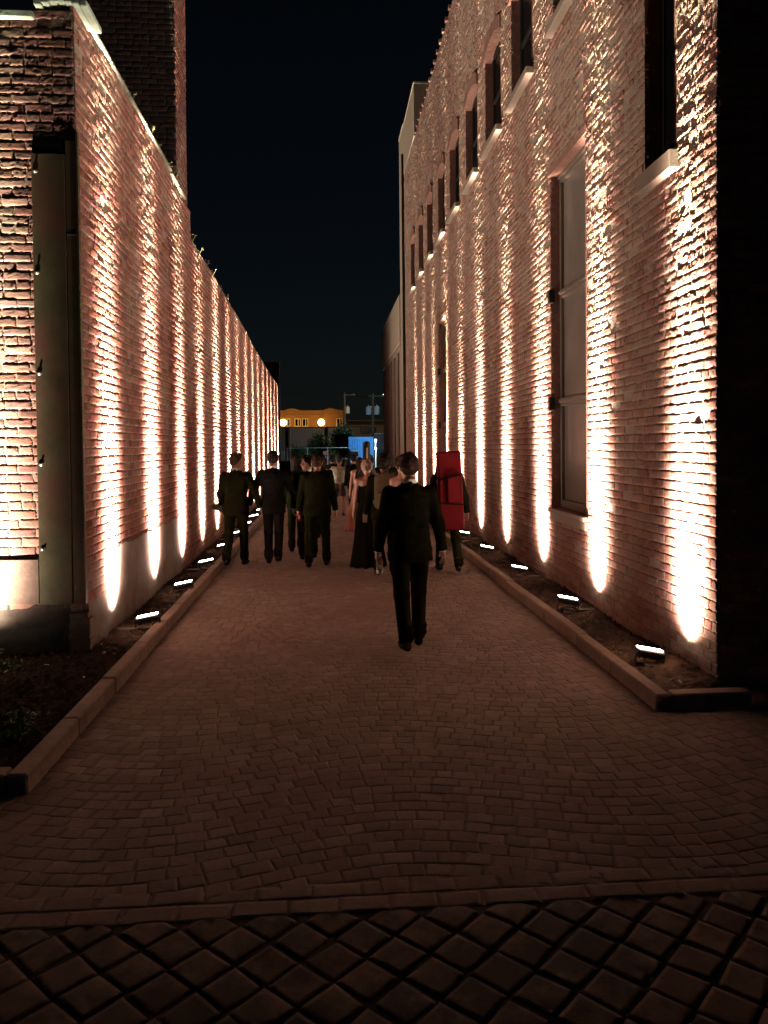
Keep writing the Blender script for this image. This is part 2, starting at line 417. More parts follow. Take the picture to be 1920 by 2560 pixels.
g = MB(); g.add([(-4.3, -2, -.0065), (6.1, -2, -.0065), (6.1, 3.05, -.0065), (-4.3, 3.05, -.0065)], [(0, 1, 2, 3)])
tag(g.build('pavement_joint', M['joint_dark']), 'dark soil joints between the diagonal setts', None, None, 'structure')

# kerbs: separate stones butted end to end inside one kerb each
def kerb(name, x0, x1, y0, y1, step, label, ret=None):
    b = MB(); y = y0; r = random.Random(4)
    while y < y1:
        L = step * r.uniform(.85, 1.15)
        dz = r.uniform(-.006, .006); dx = r.uniform(-.005, .005)
        b.box(x0 + dx, x1 + dx, y + .004, min(y + L, y1) - .004, -.02, .118 + dz, .012); y += L
    if ret: b.box(*ret, .012)
    return tag(b.build(name, M['stone']), label, 'kerb')
kerb('kerb', KL - .11, KL, 4.24, 34.5, .95, 'long stone kerb along the mulch bed by the lower brick wall', (-4.6, KL - .118, 4.24, 4.36, -.02, .115))
kerb('kerb', KR, KR + .11, 5.17, 29.0, .95, 'stone kerb along the narrow bed below the tall brick building', (KR + .118, 2.93, 5.17, 5.29, -.02, .112))

def mulch(name, x0, x1, y0, y1, cell, label, amp=.018):
    r = np.random.default_rng(5); nx, ny = int((x1 - x0) / cell), int((y1 - y0) / cell)
    X, Y = np.meshgrid(np.linspace(x0, x1, nx + 1), np.linspace(y0, y1, ny + 1), indexing='ij')
    Z = .05 + r.normal(0, amp, X.shape) + .02 * np.sin(X * 3 + Y * 2)
    X = X + r.normal(0, cell * .2, X.shape); Y = Y + r.normal(0, cell * .2, X.shape)
    X = np.clip(X, x0, x1)
    i, j = np.meshgrid(np.arange(nx), np.arange(ny), indexing='ij'); q = i * (ny + 1) + j
    V = [np.stack([X, Y, Z], -1).reshape(-1, 3)]; F = [np.stack([q, q + ny + 1, q + ny + 2, q + 1], -1).reshape(-1, 4)]
    T = [np.array((.022, .015, .011)) * (1 + r.normal(0, .35, (X.size, 1)))]
    nch = int((x1 - x0) * min(y1 - y0, 9) * 420)
    cx = r.uniform(x0 + .03, x1 - .03, nch); cy = r.uniform(y0 + .03, min(y1, y0 + 9), nch); a = r.uniform(0, 6.28, nch); el = r.uniform(-.5, .5, nch)
    ln = r.uniform(.012, .05, nch) / 2; w = r.uniform(.004, .012, nch)
    ca, sa = np.cos(a), np.sin(a); zz = .05 + .02 * np.sin(cx * 3 + cy * 2) + r.uniform(.005, .03, nch)
    P = []
    for sx, sy in ((-1, -1), (1, -1), (1, 1), (-1, 1)):
        P.append(np.stack([cx + ca * ln * sx - sa * w * sy, cy + sa * ln * sx + ca * w * sy, zz + el * ln * sx], -1))
    V.append(np.stack(P, 1).reshape(-1, 3)); F.append(X.size + np.arange(nch * 4).reshape(-1, 4))
    light = (r.random((nch, 1)) < .02)
    T.append(np.repeat(np.where(light, (.45, .38, .28), np.array((.03, .02, .014)) * (1 + r.normal(0, .4, (nch, 1)))), 4, 0))
    o = mesh_np(name, np.concatenate(V), np.concatenate(F), M['mulch'], tint=np.clip(np.concatenate(T), .005, .7))
    return tag(o, label, 'mulch', None, 'stuff')
mulch('mulch', -4.6, KL - .1, 4.32, 7.06, .022, 'dark bark mulch in the bed in front of the steel corner', .012)
mulch('mulch', WL - .01, KL - .1, 7.06, 34.0, .03, 'strip of dark mulch under the floodlights by the lower wall', .012)
mulch('mulch', KR + .1, WR + .03, 5.26, 28.6, .03, 'strip of dark mulch under the floodlights by the tall building', .012)

# ================================================================== LEFT BRICK WALL
LT = [(6.5, 5.72), (10.5, 5.68), (12.68, 5.60), (12.70, 5.19), (14.1, 5.15), (16.2, 5.10), (19.2, 5.01), (23.4, 4.80), (28.9, 4.62), (34.4, 4.52)]
LTx = [a for a, b in LT]; LTy = [b for a, b in LT]
def ltop(u): return float(np.interp(u, LTx, LTy))
CY = 7.0; LEND = 34.3
lw = empty('brick_wall', (WL, CY, 0), 'long old red brick wall with a steel corner cover on the left side of the alley', 'wall')
def under(o, root):
    o.parent = root; o.matrix_parent_inverse = Matrix.Translation(-root.location); return o
v, f, t = brick_face('L', WL, CY, LEND, .02, ltop, split=13.5, pal=PAL_RED, seed=21, off=.0028, rough=.0009, tilt=.0022, zr=(1.0, 6.0, .3, .9), pit=.07, var=.10)
under(mesh_np('brickwork', v, f, M['brick'], tint=t), lw)
v, f = mortar_face('L', WL, CY, LEND, .0, ltop); under(mesh_np('mortar', v, f, M['mortar']), lw)
# front return of the wall
FX0 = -6.5
v, f, t = brick_face('F', CY, FX0, WL - .012, .44, lambda u: 5.62 if u > -2.47 else 5.54, pal=PAL_TAN * 1.15, seed=31, off=.0040, rough=.0016, tilt=.0025, miss=.012, zr=(1.0, 5.5, .25, .5), near=(10, 5))
under(mesh_np('brickwork', v, f, M['brick'], tint=t), lw)
v, f = mortar_face('F', CY, FX0, WL - .01, .4, lambda u: 5.62 if u > -2.47 else 5.54, seed=8); under(mesh_np('mortar', v, f, M['mortar']), lw)
b = MB(); b.prism([(7.03, 0), (LEND, 0)] + [(y, z - .02) for y, z in LT[::-1] if y > 7.03] + [(7.03, 5.65)], WL - .36, WL - .02)
b.box(FX0, WL - .37, 7.03, 7.36, 0, 5.5)
under(b.build('core', M['mortar']), lw)
b = MB(); b.box(FX0, -2.53, CY - .022, CY + .02, .49, .885, .006)                    # parged band on the return
under(b.build('plinth', M['concrete']), lw)
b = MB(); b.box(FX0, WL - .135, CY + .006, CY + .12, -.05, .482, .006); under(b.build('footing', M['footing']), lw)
# parged plinth along the alley side with a broken top edge
r = np.random.default_rng(2)
ys = np.linspace(7.02, 11.75, 120); V = []; F = []
for i, y in enumerate(ys):
    tp = .86 + .012 * math.sin(y * 7) + r.normal(0, .006)
    for j, zz in enumerate((0, .12, .3, .5, .7, tp - .012, tp)):
        x = WL + .008 + .004 * math.sin(y * 2 + zz * 3) + r.normal(0, .0012) + (.02 if zz < .36 and y < 7.6 else 0)
        V.append((x - (.006 if j == 6 else 0), y, zz))
    V.append((WL - .03, y, tp))
n = 8
for i in range(len(ys) - 1):
    for j in range(n - 1): F.append((i * n + j, (i + 1) * n + j, (i + 1) * n + j + 1, i * n + j + 1))
F.append(tuple(range((len(ys) - 1) * n, len(ys) * n))); F.append(tuple(range(n))[::-1])
under(mesh_np('plinth', V, F, M['concrete']), lw)
# ragged foot of the corner pier
b = MB(); rr = random.Random(3)
for k in range(9):
    z0 = k * .045
    b.box(WL - .13 - rr.uniform(0, .02), WL + .03 + rr.uniform(-.008, .02), CY - .035 + rr.uniform(-.015, .012), CY + .07, z0 - .02, z0 + .043, .006)
under(b.build('pier_foot', M['concrete']), lw)
# coping
b = MB()
for x0, x1 in ((FX0, -5.2), (-5.19, -3.85), (-3.84, -2.48)): b.box(x0, x1, CY - .05, CY + .40, 5.545, 5.615, .012)
for k in range(7):                                                                     # curved cap over the corner
    a0 = -2.47 + k * .064; zc = 5.64 + .045 * math.sin(math.pi * (k + .5) / 7)
    b.box(a0, a0 + .0635, CY - .06, CY + .40, zc, zc + .055, .008)
under(b.build('coping', M['coping']), lw); b = MB(); y = 7.4
while y < 11.7:
    L = rr.uniform(.5, .8); b.box(WL - .37, WL + .028, y + .004, y + L, ltop(y) + .004, ltop(y) + .035 + rr.uniform(0, .012), .008); y += L
under(b.build('coping', M['coping_old']), lw)
# weeds and wire clips on the wall top
b = MB()
for y in (8.6, 9.0, 9.9, 10.4, 11.0, 11.4, 12.9, 13.6, 14.4, 15.2, 16.5, 17.4):
    for q in range(3):
        a = rr.uniform(0, 6.28); h = rr.uniform(.03, .11); z = ltop(y) + .03
        b.tube((WL - .01, y, z - .02), (WL + .04 * math.cos(a), y + .04 * math.sin(a), z + h), .006, .003, 5)
        b.box(WL + .04 * math.cos(a) - .014, WL + .04 * math.cos(a) + .014, y + .04 * math.sin(a) - .012, y + .04 * math.sin(a) + .012, z + h - .006, z + h + .006)
under(b.build('weed', M['dry_leaf']), lw)
# steel corner cover
st = MB(); st.box(-2.525, -2.245, CY - .030, CY + .0, .485, 4.40, .004)
st.box(-2.240, WL - .012, CY - .024, CY + .0, .485, 4.52, .004)
st.box(WL - .010, WL + .010, CY - .034, CY + .02, .485, 4.60, .003)
so = under(st.build('steel_cover', M['steel']), lw)
b = MB(); b.box(-2.52, -2.25, CY - .018, CY + .0, 4.405, 4.51); under(b.build('cover_gap', M['black_metal']), lw)
b = MB(); b.box(-2.238, WL - .014, CY - .029, CY - .0245, 3.70, 3.712)
under(b.build('seam', M['bolt']), lw)
for z in (4.25, 3.38, 2.51, 1.72, .98):
    b = MB(); b.tube((-2.492, CY - .030, z), (-2.492, CY - .036, z), .022, .022, 10); b.tube((-2.492, CY - .036, z), (-2.492, CY - .048, z), .011, .009, 8)
    bo = under(b.build('bolt', M['bolt'], None, True), lw)

# chimney tower behind the wall
ch = empty('brick_chimney', (-2.86, 12.28, 0), 'dark tall brick chimney rising behind the left wall', 'chimney')
u, z, d, F, t = bricks(-3.55, -2.18, 4.6, lambda u: 13.5, nu=2, nv=2, var=.08, pal=PAL_RED * .12 + .014, seed=41, zr=(0, 1, .2, .2))  # front bricks tinted darker to paint in its unlit face
v1 = to_world(u, z, d, 'F', 11.85); p1 = (v1, F, t)
u, z, d, F, t = bricks(11.85, 12.69, 4.6, lambda u: 13.5, nu=3, nv=2, pal=PAL_RED * .6, seed=42, zr=(0, 1, .3, .3))  # alley side tinted lighter, painting in the faint light on it
p2 = (to_world(u, z, d, 'L', -2.18), F, t)
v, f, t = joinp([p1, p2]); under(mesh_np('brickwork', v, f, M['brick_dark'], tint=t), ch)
b = MB(); b.box(-3.54, -2.19, 11.86, 12.68, 0, 13.5); under(b.build('core', M['mortar']), ch)

# ================================================================== RIGHT BRICK BUILDING
RY0, REND, RTOP = 5.62, 28.55, 11.8
bb = empty('brick_building', (WR, RY0, 0), 'tall old brick building with arched upper windows on the right of the alley', 'building')
UPW = [(8.55, 9.75), (10.80, 11.97), (12.73, 13.94), (14.72, 15.92), (16.80, 18.02), (18.84, 19.95), (21.02, 22.13), (23.1, 24.19), (25.28, 26.45)]
UZ0, UZ1 = 7.10, 8.80
LOW = [(8.55, 9.90), (18.86, 20.05)]; LZ0 = 1.03; LZ1 = (5.28, 4.98)
W1 = (6.32, 6.92, 4.28, 6.6)
OPS = [(a, b, UZ0, UZ1) for a, b in UPW] + [(a, b, LZ0, z) for (a, b), z in zip(LOW, LZ1)] + [W1]
def rtop(u): return RTOP
v, f, t = brick_face('R', WR, RY0, REND, .02, rtop, split=15, openings=OPS, pal=PAL_TAN, seed=51, near=(11, 4), far=(6, 3), off=.0030, rough=.0014, tilt=.0022, miss=.04, zr=(1.5, 5.6, .22, 1.0), pit=.26, var=.11)
under(mesh_np('brickwork', v, f, M['brick_pale'], tint=t), bb)
v, f = mortar_face('R', WR, RY0, REND, 0, rtop, OPS, cell=.07); under(mesh_np('mortar', v, f, M['mortar']), bb)
u, z, d, F, t = bricks(WR + .012, 9.0, 0, lambda u: RTOP, nu=2, nv=2, pal=PAL_RED * 1.5, seed=61)
under(mesh_np('brickwork', to_world(u, z, d, 'F', RY0), F, M['brick_dark'], tint=t), bb)
u, z, d, F = backing(WR + .01, 9.0, 0, lambda u: RTOP, cell=.5); under(mesh_np('mortar', to_world(u, z, d, 'F', RY0), F, M['mortar']), bb)
b = MB(); b.box(WR + .26, 9.0, RY0 + .03, REND, 0, RTOP - .1); b.box(WR + .03, WR + .25, RY0 + .03, REND, RTOP - .3, RTOP - .12)
under(b.build('roof', M['roof_brown']), bb)
b = MB(); b.box(WR - .045, WR + .05, 0, .11, RTOP - .05, RTOP + .045, .006); d0 = b.build('dentil', M['brick_plain']); y = RY0 + .1   # dentil course
while y < 25.0:
    dd = d0 if y < RY0 + .2 else d0.copy()
    if dd is not d0: COL.objects.link(dd)
    dd.location = (0, y, 0); under(dd, bb); y += .5

def reveal(o, dep=.2):
    a, bq, c, e = o; m = MB(); x0, x1 = WR - .002, WR + dep
    m.add([(x0, a, c), (x1, a, c), (x1, a, e), (x0, a, e)], [(0, 1, 2, 3)]); m.add([(x0, bq, c), (x0, bq, e), (x1, bq, e), (x1, bq, c)], [(0, 1, 2, 3)])
    m.add([(x0, a, e), (x1, a, e), (x1, bq, e), (x0, bq, e)], [(0, 1, 2, 3)]); m.add([(x0, a, c), (x0, bq, c), (x1, bq, c), (x1, a, c)], [(0, 1, 2, 3)])
    return m
def upper_window(a, bq):
    c, e = UZ0, UZ1
    w = MB(); x = WR + .13                                                            # frame
    for (y0, y1, z0, z1) in ((a, a + .07, c, e), (bq - .07, bq, c, e), (a + .07, bq - .07, c, c + .08), (a + .07, bq - .07, e - .09, e), (a + .07, bq - .07, (c + e) / 2 - .035, (c + e) / 2 + .035)):
        w.box(x, x + .06, y0, y1, z0, z1, .006)
    win = under(w.build('window', M['paint_dark']), bb)
    p = MB(); p.box(x + .025, x + .035, a + .07, bq - .07, c + .08, e - .09); p.build('pane', M['glass_dark'], win).matrix_parent_inverse = Matrix.Identity(4)
    reveal((a, bq, c, e)).build('reveal', M['brick_plain'], win)
    s = MB(); s.box(WR - .10, WR + .19, a - .07, bq + .07, c - .11, c - .004, .01); s.build('sill', M['sill'], win)
    k = MB(); N = 12; ym = (a + bq) / 2; hw = (bq - a) / 2 + .08                          # segmental arch of headers
    for i in range(N):
        q0, q1 = -1 + 2 * i / N, -1 + 2 * (i + 1) / N
        def zb(q): return e - .16 + .17 * (1 - q * q)
        y0, y1 = ym + hw * q0 + .004, ym + hw * q1 - .004
        xo = WR - .034 - rr.uniform(0, .008)
        vs = [(X, Y, Z) for X in (xo, WR + .12) for (Y, Z) in ((y0, zb(q0)), (y1, zb(q1)), (y1, zb(q1) + .21), (y0, zb(q0) + .21))]
        k.add(vs, [(0, 3, 2, 1), (4, 5, 6, 7), (0, 1, 5, 4), (1, 2, 6, 5), (2, 3, 7, 6), (3, 0, 4, 7)])
    k.build('arch', M['brick_plain'], win)
    return win
for a, bq in UPW: upper_window(a, bq)
def lower_window(a, bq, c, e, muls):
    x = WR + .11; w = MB()
    zs = [c] + muls + [e]
    w.box(x, x + .09, a, a + .055, c, e, .006); w.box(x, x + .09, bq - .055, bq, c, e, .006)
    w.box(x, x + .09, a + .055, bq - .055, c, c + .10, .006); w.box(x, x + .09, a + .055, bq - .055, e - .09, e, .006)
    w.box(x - .03, x + .01, a + .02, bq - .02, e - .045, e - .01, .004)
    for mz in muls:
        w.box(x - .005, x + .09, a + .055, bq - .055, mz - .055, mz + .055, .006); w.box(x - .035, x - .007, a + .055, bq - .055, mz - .012, mz + .03, .004)
    win = under(w.build('window', M['paint']), bb)
    for z0, z1 in zip(zs[:-1], zs[1:]):
        p = MB(); p.box(x + .045, x + .055, a + .055, bq - .055, z0 + .055, z1 - .055); p.build('pane', M['shade'], win)
    reveal((a, bq, c, e), .21).build('reveal', M['brick_plain'], win)
    s = MB(); s.box(WR - .05, WR + .2, a - .04, bq + .04, c - .06, c - .004, .008); s.box(WR - .022, WR + .1, a - .02, bq + .02, c - .16, c - .065, .006); s.build('sill', M['sill'], win)
    l = MB(); l.box(WR - .02, WR + .1, a - .06, bq + .06, e + .005, e + .10, .006); l.build('lintel', M['brick_plain'], win)
    for mz in muls:
        h = MB(); h.box(WR - .035, WR + .04, bq - .03, bq + .055, mz - .11, mz + .06, .008); h.tube((WR, bq + .01, mz - .12), (WR, bq + .01, mz - .15), .012); h.build('shutter_hinge', M['black_metal'], win)
for (a, bq), e in zip(LOW, LZ1): lower_window(a, bq, LZ0, e, [2.39, 3.77])
a, bq, c, e = W1
w = MB(); x = WR + .15
for q in ((a, a + .05, c, e), (bq - .05, bq, c, e), (a + .05, bq - .05, c, c + .07), (a + .05, bq - .05, e - .07, e)): w.box(x, x + .05, *q, .005)
win = under(w.build('window', M['paint_dark']), bb)
p = MB(); p.box(x + .02, x + .03, a + .05, bq - .05, c + .07, e - .07); p.build('pane', M['glass_dark'], win)
reveal(W1).build('reveal', M['brick_plain'], win)
s = MB(); s.box(WR - .07, WR + .19, a - .05, bq + .05, c - .17, c - .004, .01); s.build('sill', M['sill'], win)
# downpipe at the far end of the brickwork
b = MB(); b.tube((WR - .05, REND + .05, 0), (WR - .05, REND + .05, 12.5), .045, None, 8)
under(b.build('downpipe', M['black_metal']), bb)

# stucco building and colonnade further down on the right
sb = empty('stucco_building', (WR, 28.6, 0), 'plain tall stucco building behind the brick building with a stepped parapet', 'building')
b = MB(); b.box(WR - .01, 9, 28.7, 30.3, 0, 13.6); b.box(WR - .012, 9, 25.1, 28.69, RTOP + .012, 13.45)
under(b.build('wall', M['stucco']), sb)
b = MB(); b.box(WR - .03, 9.02, 28.7, 30.31, 13.605, 13.68, .01); b.box(WR - .03, 9.02, 25.08, 28.69, 13.455, 13.53, .01); under(b.build('coping', M['stucco']), sb)
cb = empty('colonnade_building', (WR, 30.4, 0), 'low far building with plain fascia over tall dark pilasters', 'building')
b = MB(); b.box(WR - .05, 9, 30.4, 40.3, 5.85, 7.75, .02); under(b.build('fascia', M['stucco']), cb)
b = MB(); b.box(WR - .02, 9, 30.4, 40.25, 5.70, 5.845); under(b.build('cornice', M['pilaster']), cb)
b = MB(); b.box(WR + .5, 9, 30.45, 40.2, 0, 5.7); under(b.build('wall', M['brown_clad']), cb)
for y in (30.6, 32.4, 34.2, 36.0, 37.8, 39.6):
    b = MB(); b.box(WR + .05, WR + .5, y, y + 1.0, 0, 5.7, .01); b.box(WR + .03, WR + .045, y + .2, y + .8, .3, 5.4)
    under(b.build('pilaster', M['pilaster']), cb)

# ================================================================== FLOODLIGHTS
def flood_lamp_data(name, energy, color, a=14.0, p=1.5, lat=1.0, side=1):
    l = bpy.data.lights.new(name, 'SPOT'); l.energy = energy; l.color = color; l.spot_size = R(176); l.spot_blend = .3; l.shadow_soft_size = .02
    l.use_nodes = True; nt = l.node_tree
    em = nt.nodes['Emission']
    tc = nt.nodes.new('ShaderNodeTexCoord'); sp = nt.nodes.new('ShaderNodeSeparateXYZ'); nt.links.new(tc.outputs['Normal'], sp.inputs[0])
    def mth(op, a_, b_=None):
        n = nt.nodes.new('ShaderNodeMath'); n.operation = op
        for i, x in enumerate((a_, b_)):
            if x is None: continue
            if isinstance(x, (int, float)): n.inputs[i].default_value = x
            else: nt.links.new(x, n.inputs[i])
        return n.outputs[0]
    ax = mth('ABSOLUTE', sp.outputs['X']); ay = mth('ABSOLUTE', sp.outputs['Y']); az = mth('ABSOLUTE', sp.outputs['Z'])
    al = mth('ARCTAN2', ax, mth('MAXIMUM', az, .0001))
    q = mth('DIVIDE', al, R(a)); q = mth('MULTIPLY', q, q)
    vert = mth('POWER', mth('ADD', q, 1.0), -p)                       # spread towards the wall
    dip = mth('DIVIDE', al, R(6.2)); dip = mth('EXPONENT', mth('MULTIPLY', mth('MULTIPLY', dip, dip), -1.0))
    vert = mth('MULTIPLY', vert, mth('SUBTRACT', 1.0, mth('MULTIPLY', dip, .8)))
    sg = mth('ADD', mth('MULTIPLY', mth('MULTIPLY', mth('SINE', al), mth('POWER', mth('COSINE', al), .55)), .49 * lat), .036 * lat)       # narrow side to side
    lt = mth('DIVIDE', ay, sg); lt = mth('EXPONENT', mth('MULTIPLY', mth('MULTIPLY', lt, lt), -1.0))
    th = mth('ARCCOSINE', mth('MINIMUM', az, .99999)); th = mth('DIVIDE', th, R(24)); th = mth('MULTIPLY', th, th)
    spill = mth('MULTIPLY', mth('POWER', mth('ADD', th, 1.0), -1.5), .0010 if lat < 1.2 else .0030)
    tow = mth('GREATER_THAN', mth('MULTIPLY', sp.outputs['X'], float(SGN * side)), -.01)          # the reflector throws nearly all of it at its own wall
    vert = mth('MULTIPLY', vert, mth('ADD', mth('MULTIPLY', tow, .68), .32))
    val = mth('ADD', mth('MULTIPLY', vert, lt), spill)
    # colour fringe of the lens: yellowish core, redder rim, slightly green towards the top
    mx = nt.nodes.new('ShaderNodeMix'); mx.data_type = 'RGBA'; nt.links.new(lt, mx.inputs['Factor'])
    m2 = nt.nodes.new('ShaderNodeMix'); m2.data_type = 'RGBA'; hi = mth('EXPONENT', mth('MULTIPLY', al, -1.0 / R(7))); nt.links.new(hi, m2.inputs['Factor'])
    m2.inputs['A'].default_value = (1, .98, .96, 1); m2.inputs['B'].default_value = (.93, 1.06, .86, 1)
    mx.inputs['A'].default_value = (1, .76, .78, 1); nt.links.new(m2.outputs['Result'], mx.inputs['B']); nt.links.new(mx.outputs['Result'], em.inputs['Color'])
    nt.links.new(val, em.inputs['Strength'])
    return l
SGN = 1
EN = 93000.0
def floodlight_parts(side):
    """side -1: wall on -X, +1: wall on +X. built at origin, lens centre at z .2"""
    t = side * R(11)
    root = empty('floodlight', (0, 0, 0))
    mt = Matrix.Translation((0, 0, .185)) @ Matrix.Rotation(t, 4, 'Y') @ Matrix.Rotation(R(3), 4, 'X')
    b = MB(); b.box(-.11, .11, -.055, .055, -.045, 0, .008, mt)
    for k in range(7): b.box(-.095 + k * .03, -.085 + k * .03, -.05, .05, -.07, -.046, 0, mt)
    b.build('housing', M['fixture'], root)
    b = MB(); b.box(-.102, .102, -.030, .030, .002, .010, .003, mt); b.build('lens', M['lens'], root)
    b = MB()
    for s in (-1, 1):
        b.box(s * .118 - .004, s * .118 + .004, -.02, .02, -.16, -.015, .002, Matrix.Translation((0, 0, .185)))
    b.box(-.122, .122, -.02, .02, .02, .028, .002); b.build('bracket', M['fixture'], root)
    b = MB(); b.tube((0, 0, -.02), (0, 0, .03), .028, .024, 10); b.box(-.05, .06, -.05, .05, .028, .075, .01); b.tube((.04, 0, .07), (.075, -.02, .13), .006, .006, 6)
    b.build('base', M['fixture'], root)
    b = MB(); b.box(side * .10, side * .30, -.045, .03, .045, .068, .006); b.tube((side * .05, 0, .05), (side * .12, 0, .055), .008, .008, 6); b.build('junction_box', M['fixture'], root)
    return root
def lamp(root, side, energy, color, lat=1.0):
    l = flood_lamp_data('flood_beam', energy, color, lat=lat, side=side)
    o = bpy.data.objects.new('flood_beam', l); COL.objects.link(o); o.parent = root
    o.location = (0, 0, .222)
    o.rotation_euler = (math.pi, 0, 0)
    return o
LAB_L = ['floodlight nearest the steel corner on the left mulch strip', 'second floodlight from the steel corner along the left wall', 'third floodlight from the steel corner along the left wall',
         'fourth floodlight from the steel corner, left of the strolling men', 'fifth floodlight from the steel corner, beside the strolling men', 'sixth floodlight from the steel corner, partly behind the strolling men']
LAB_R = ['floodlight nearest the near end of the right kerb', 'second floodlight from the near end of the right kerb, before the tall window', 'third floodlight from the near end of the right kerb, past the tall window',
         'fourth floodlight from the near end of the right kerb', 'fifth floodlight from the near right kerb end, by the red case carrier']
protoL = floodlight_parts(-1); protoR = floodlight_parts(1); usedL = usedR = False
vr = random.Random(12)
for i in range(15):
    y = 7.85 + 1.855 * i
    o = protoL if i == 0 else copy_tree(protoL)
    o.location = (-1.80 + (0.012 if i % 2 else 0), y - .02, 0); o.rotation_euler = (0, 0, vr.uniform(-.06, .06) if i else 0)
    tag(o, LAB_L[i] if i < len(LAB_L) else 'small far floodlight hidden among the distant lights along the left wall', 'floodlight', 'floodlights along the left brick wall')
    floods = (o, -1, EN * (1.05, 1.1, .78, .72, 1.2, .88, .62, .75, .85, .65, .9, 1.0, 1.1, .7, 1.0)[i], [(1, .95, .78), (1, .97, .80), (1, .93, .76)][i % 3])
    o['spec'] = 1
    FL = globals().setdefault('FLOODS', []); FL.append(floods)
for i in range(10):
    y = 6.08 + 2.14 * i
    o = protoR if i == 0 else copy_tree(protoR)
    o.location = (2.57, y - .02, 0); o.rotation_euler = (0, 0, vr.uniform(-.06, .06) if i else 0)
    tag(o, LAB_R[i] if i < len(LAB_R) else 'small far floodlight hidden behind the walkers along the right wall', 'floodlight', 'floodlights along the right brick building')
    FLOODS.append((o, 1, EN * (1.3, 1.3, 1.05, .85, 1.0, .5, 1.35, .75, .7, .75)[i], [(1, .96, .78), (1, .98, .80), (1, .94, .76)][i % 3]))
o = copy_tree(protoL); o.location = (-2.98, 6.58, 0); o.rotation_euler = (0, 0, math.radians(-90))
tag(o, 'floodlight in front of the return wall past the left frame edge', 'floodlight', 'floodlights along the left brick wall')
FLOODS.append((o, -1, EN * .23, (1, .97, .78), 1.22))
for a_ in FLOODS:
    if 'spec' in a_[0]: del a_[0]['spec']
    lamp(*a_)


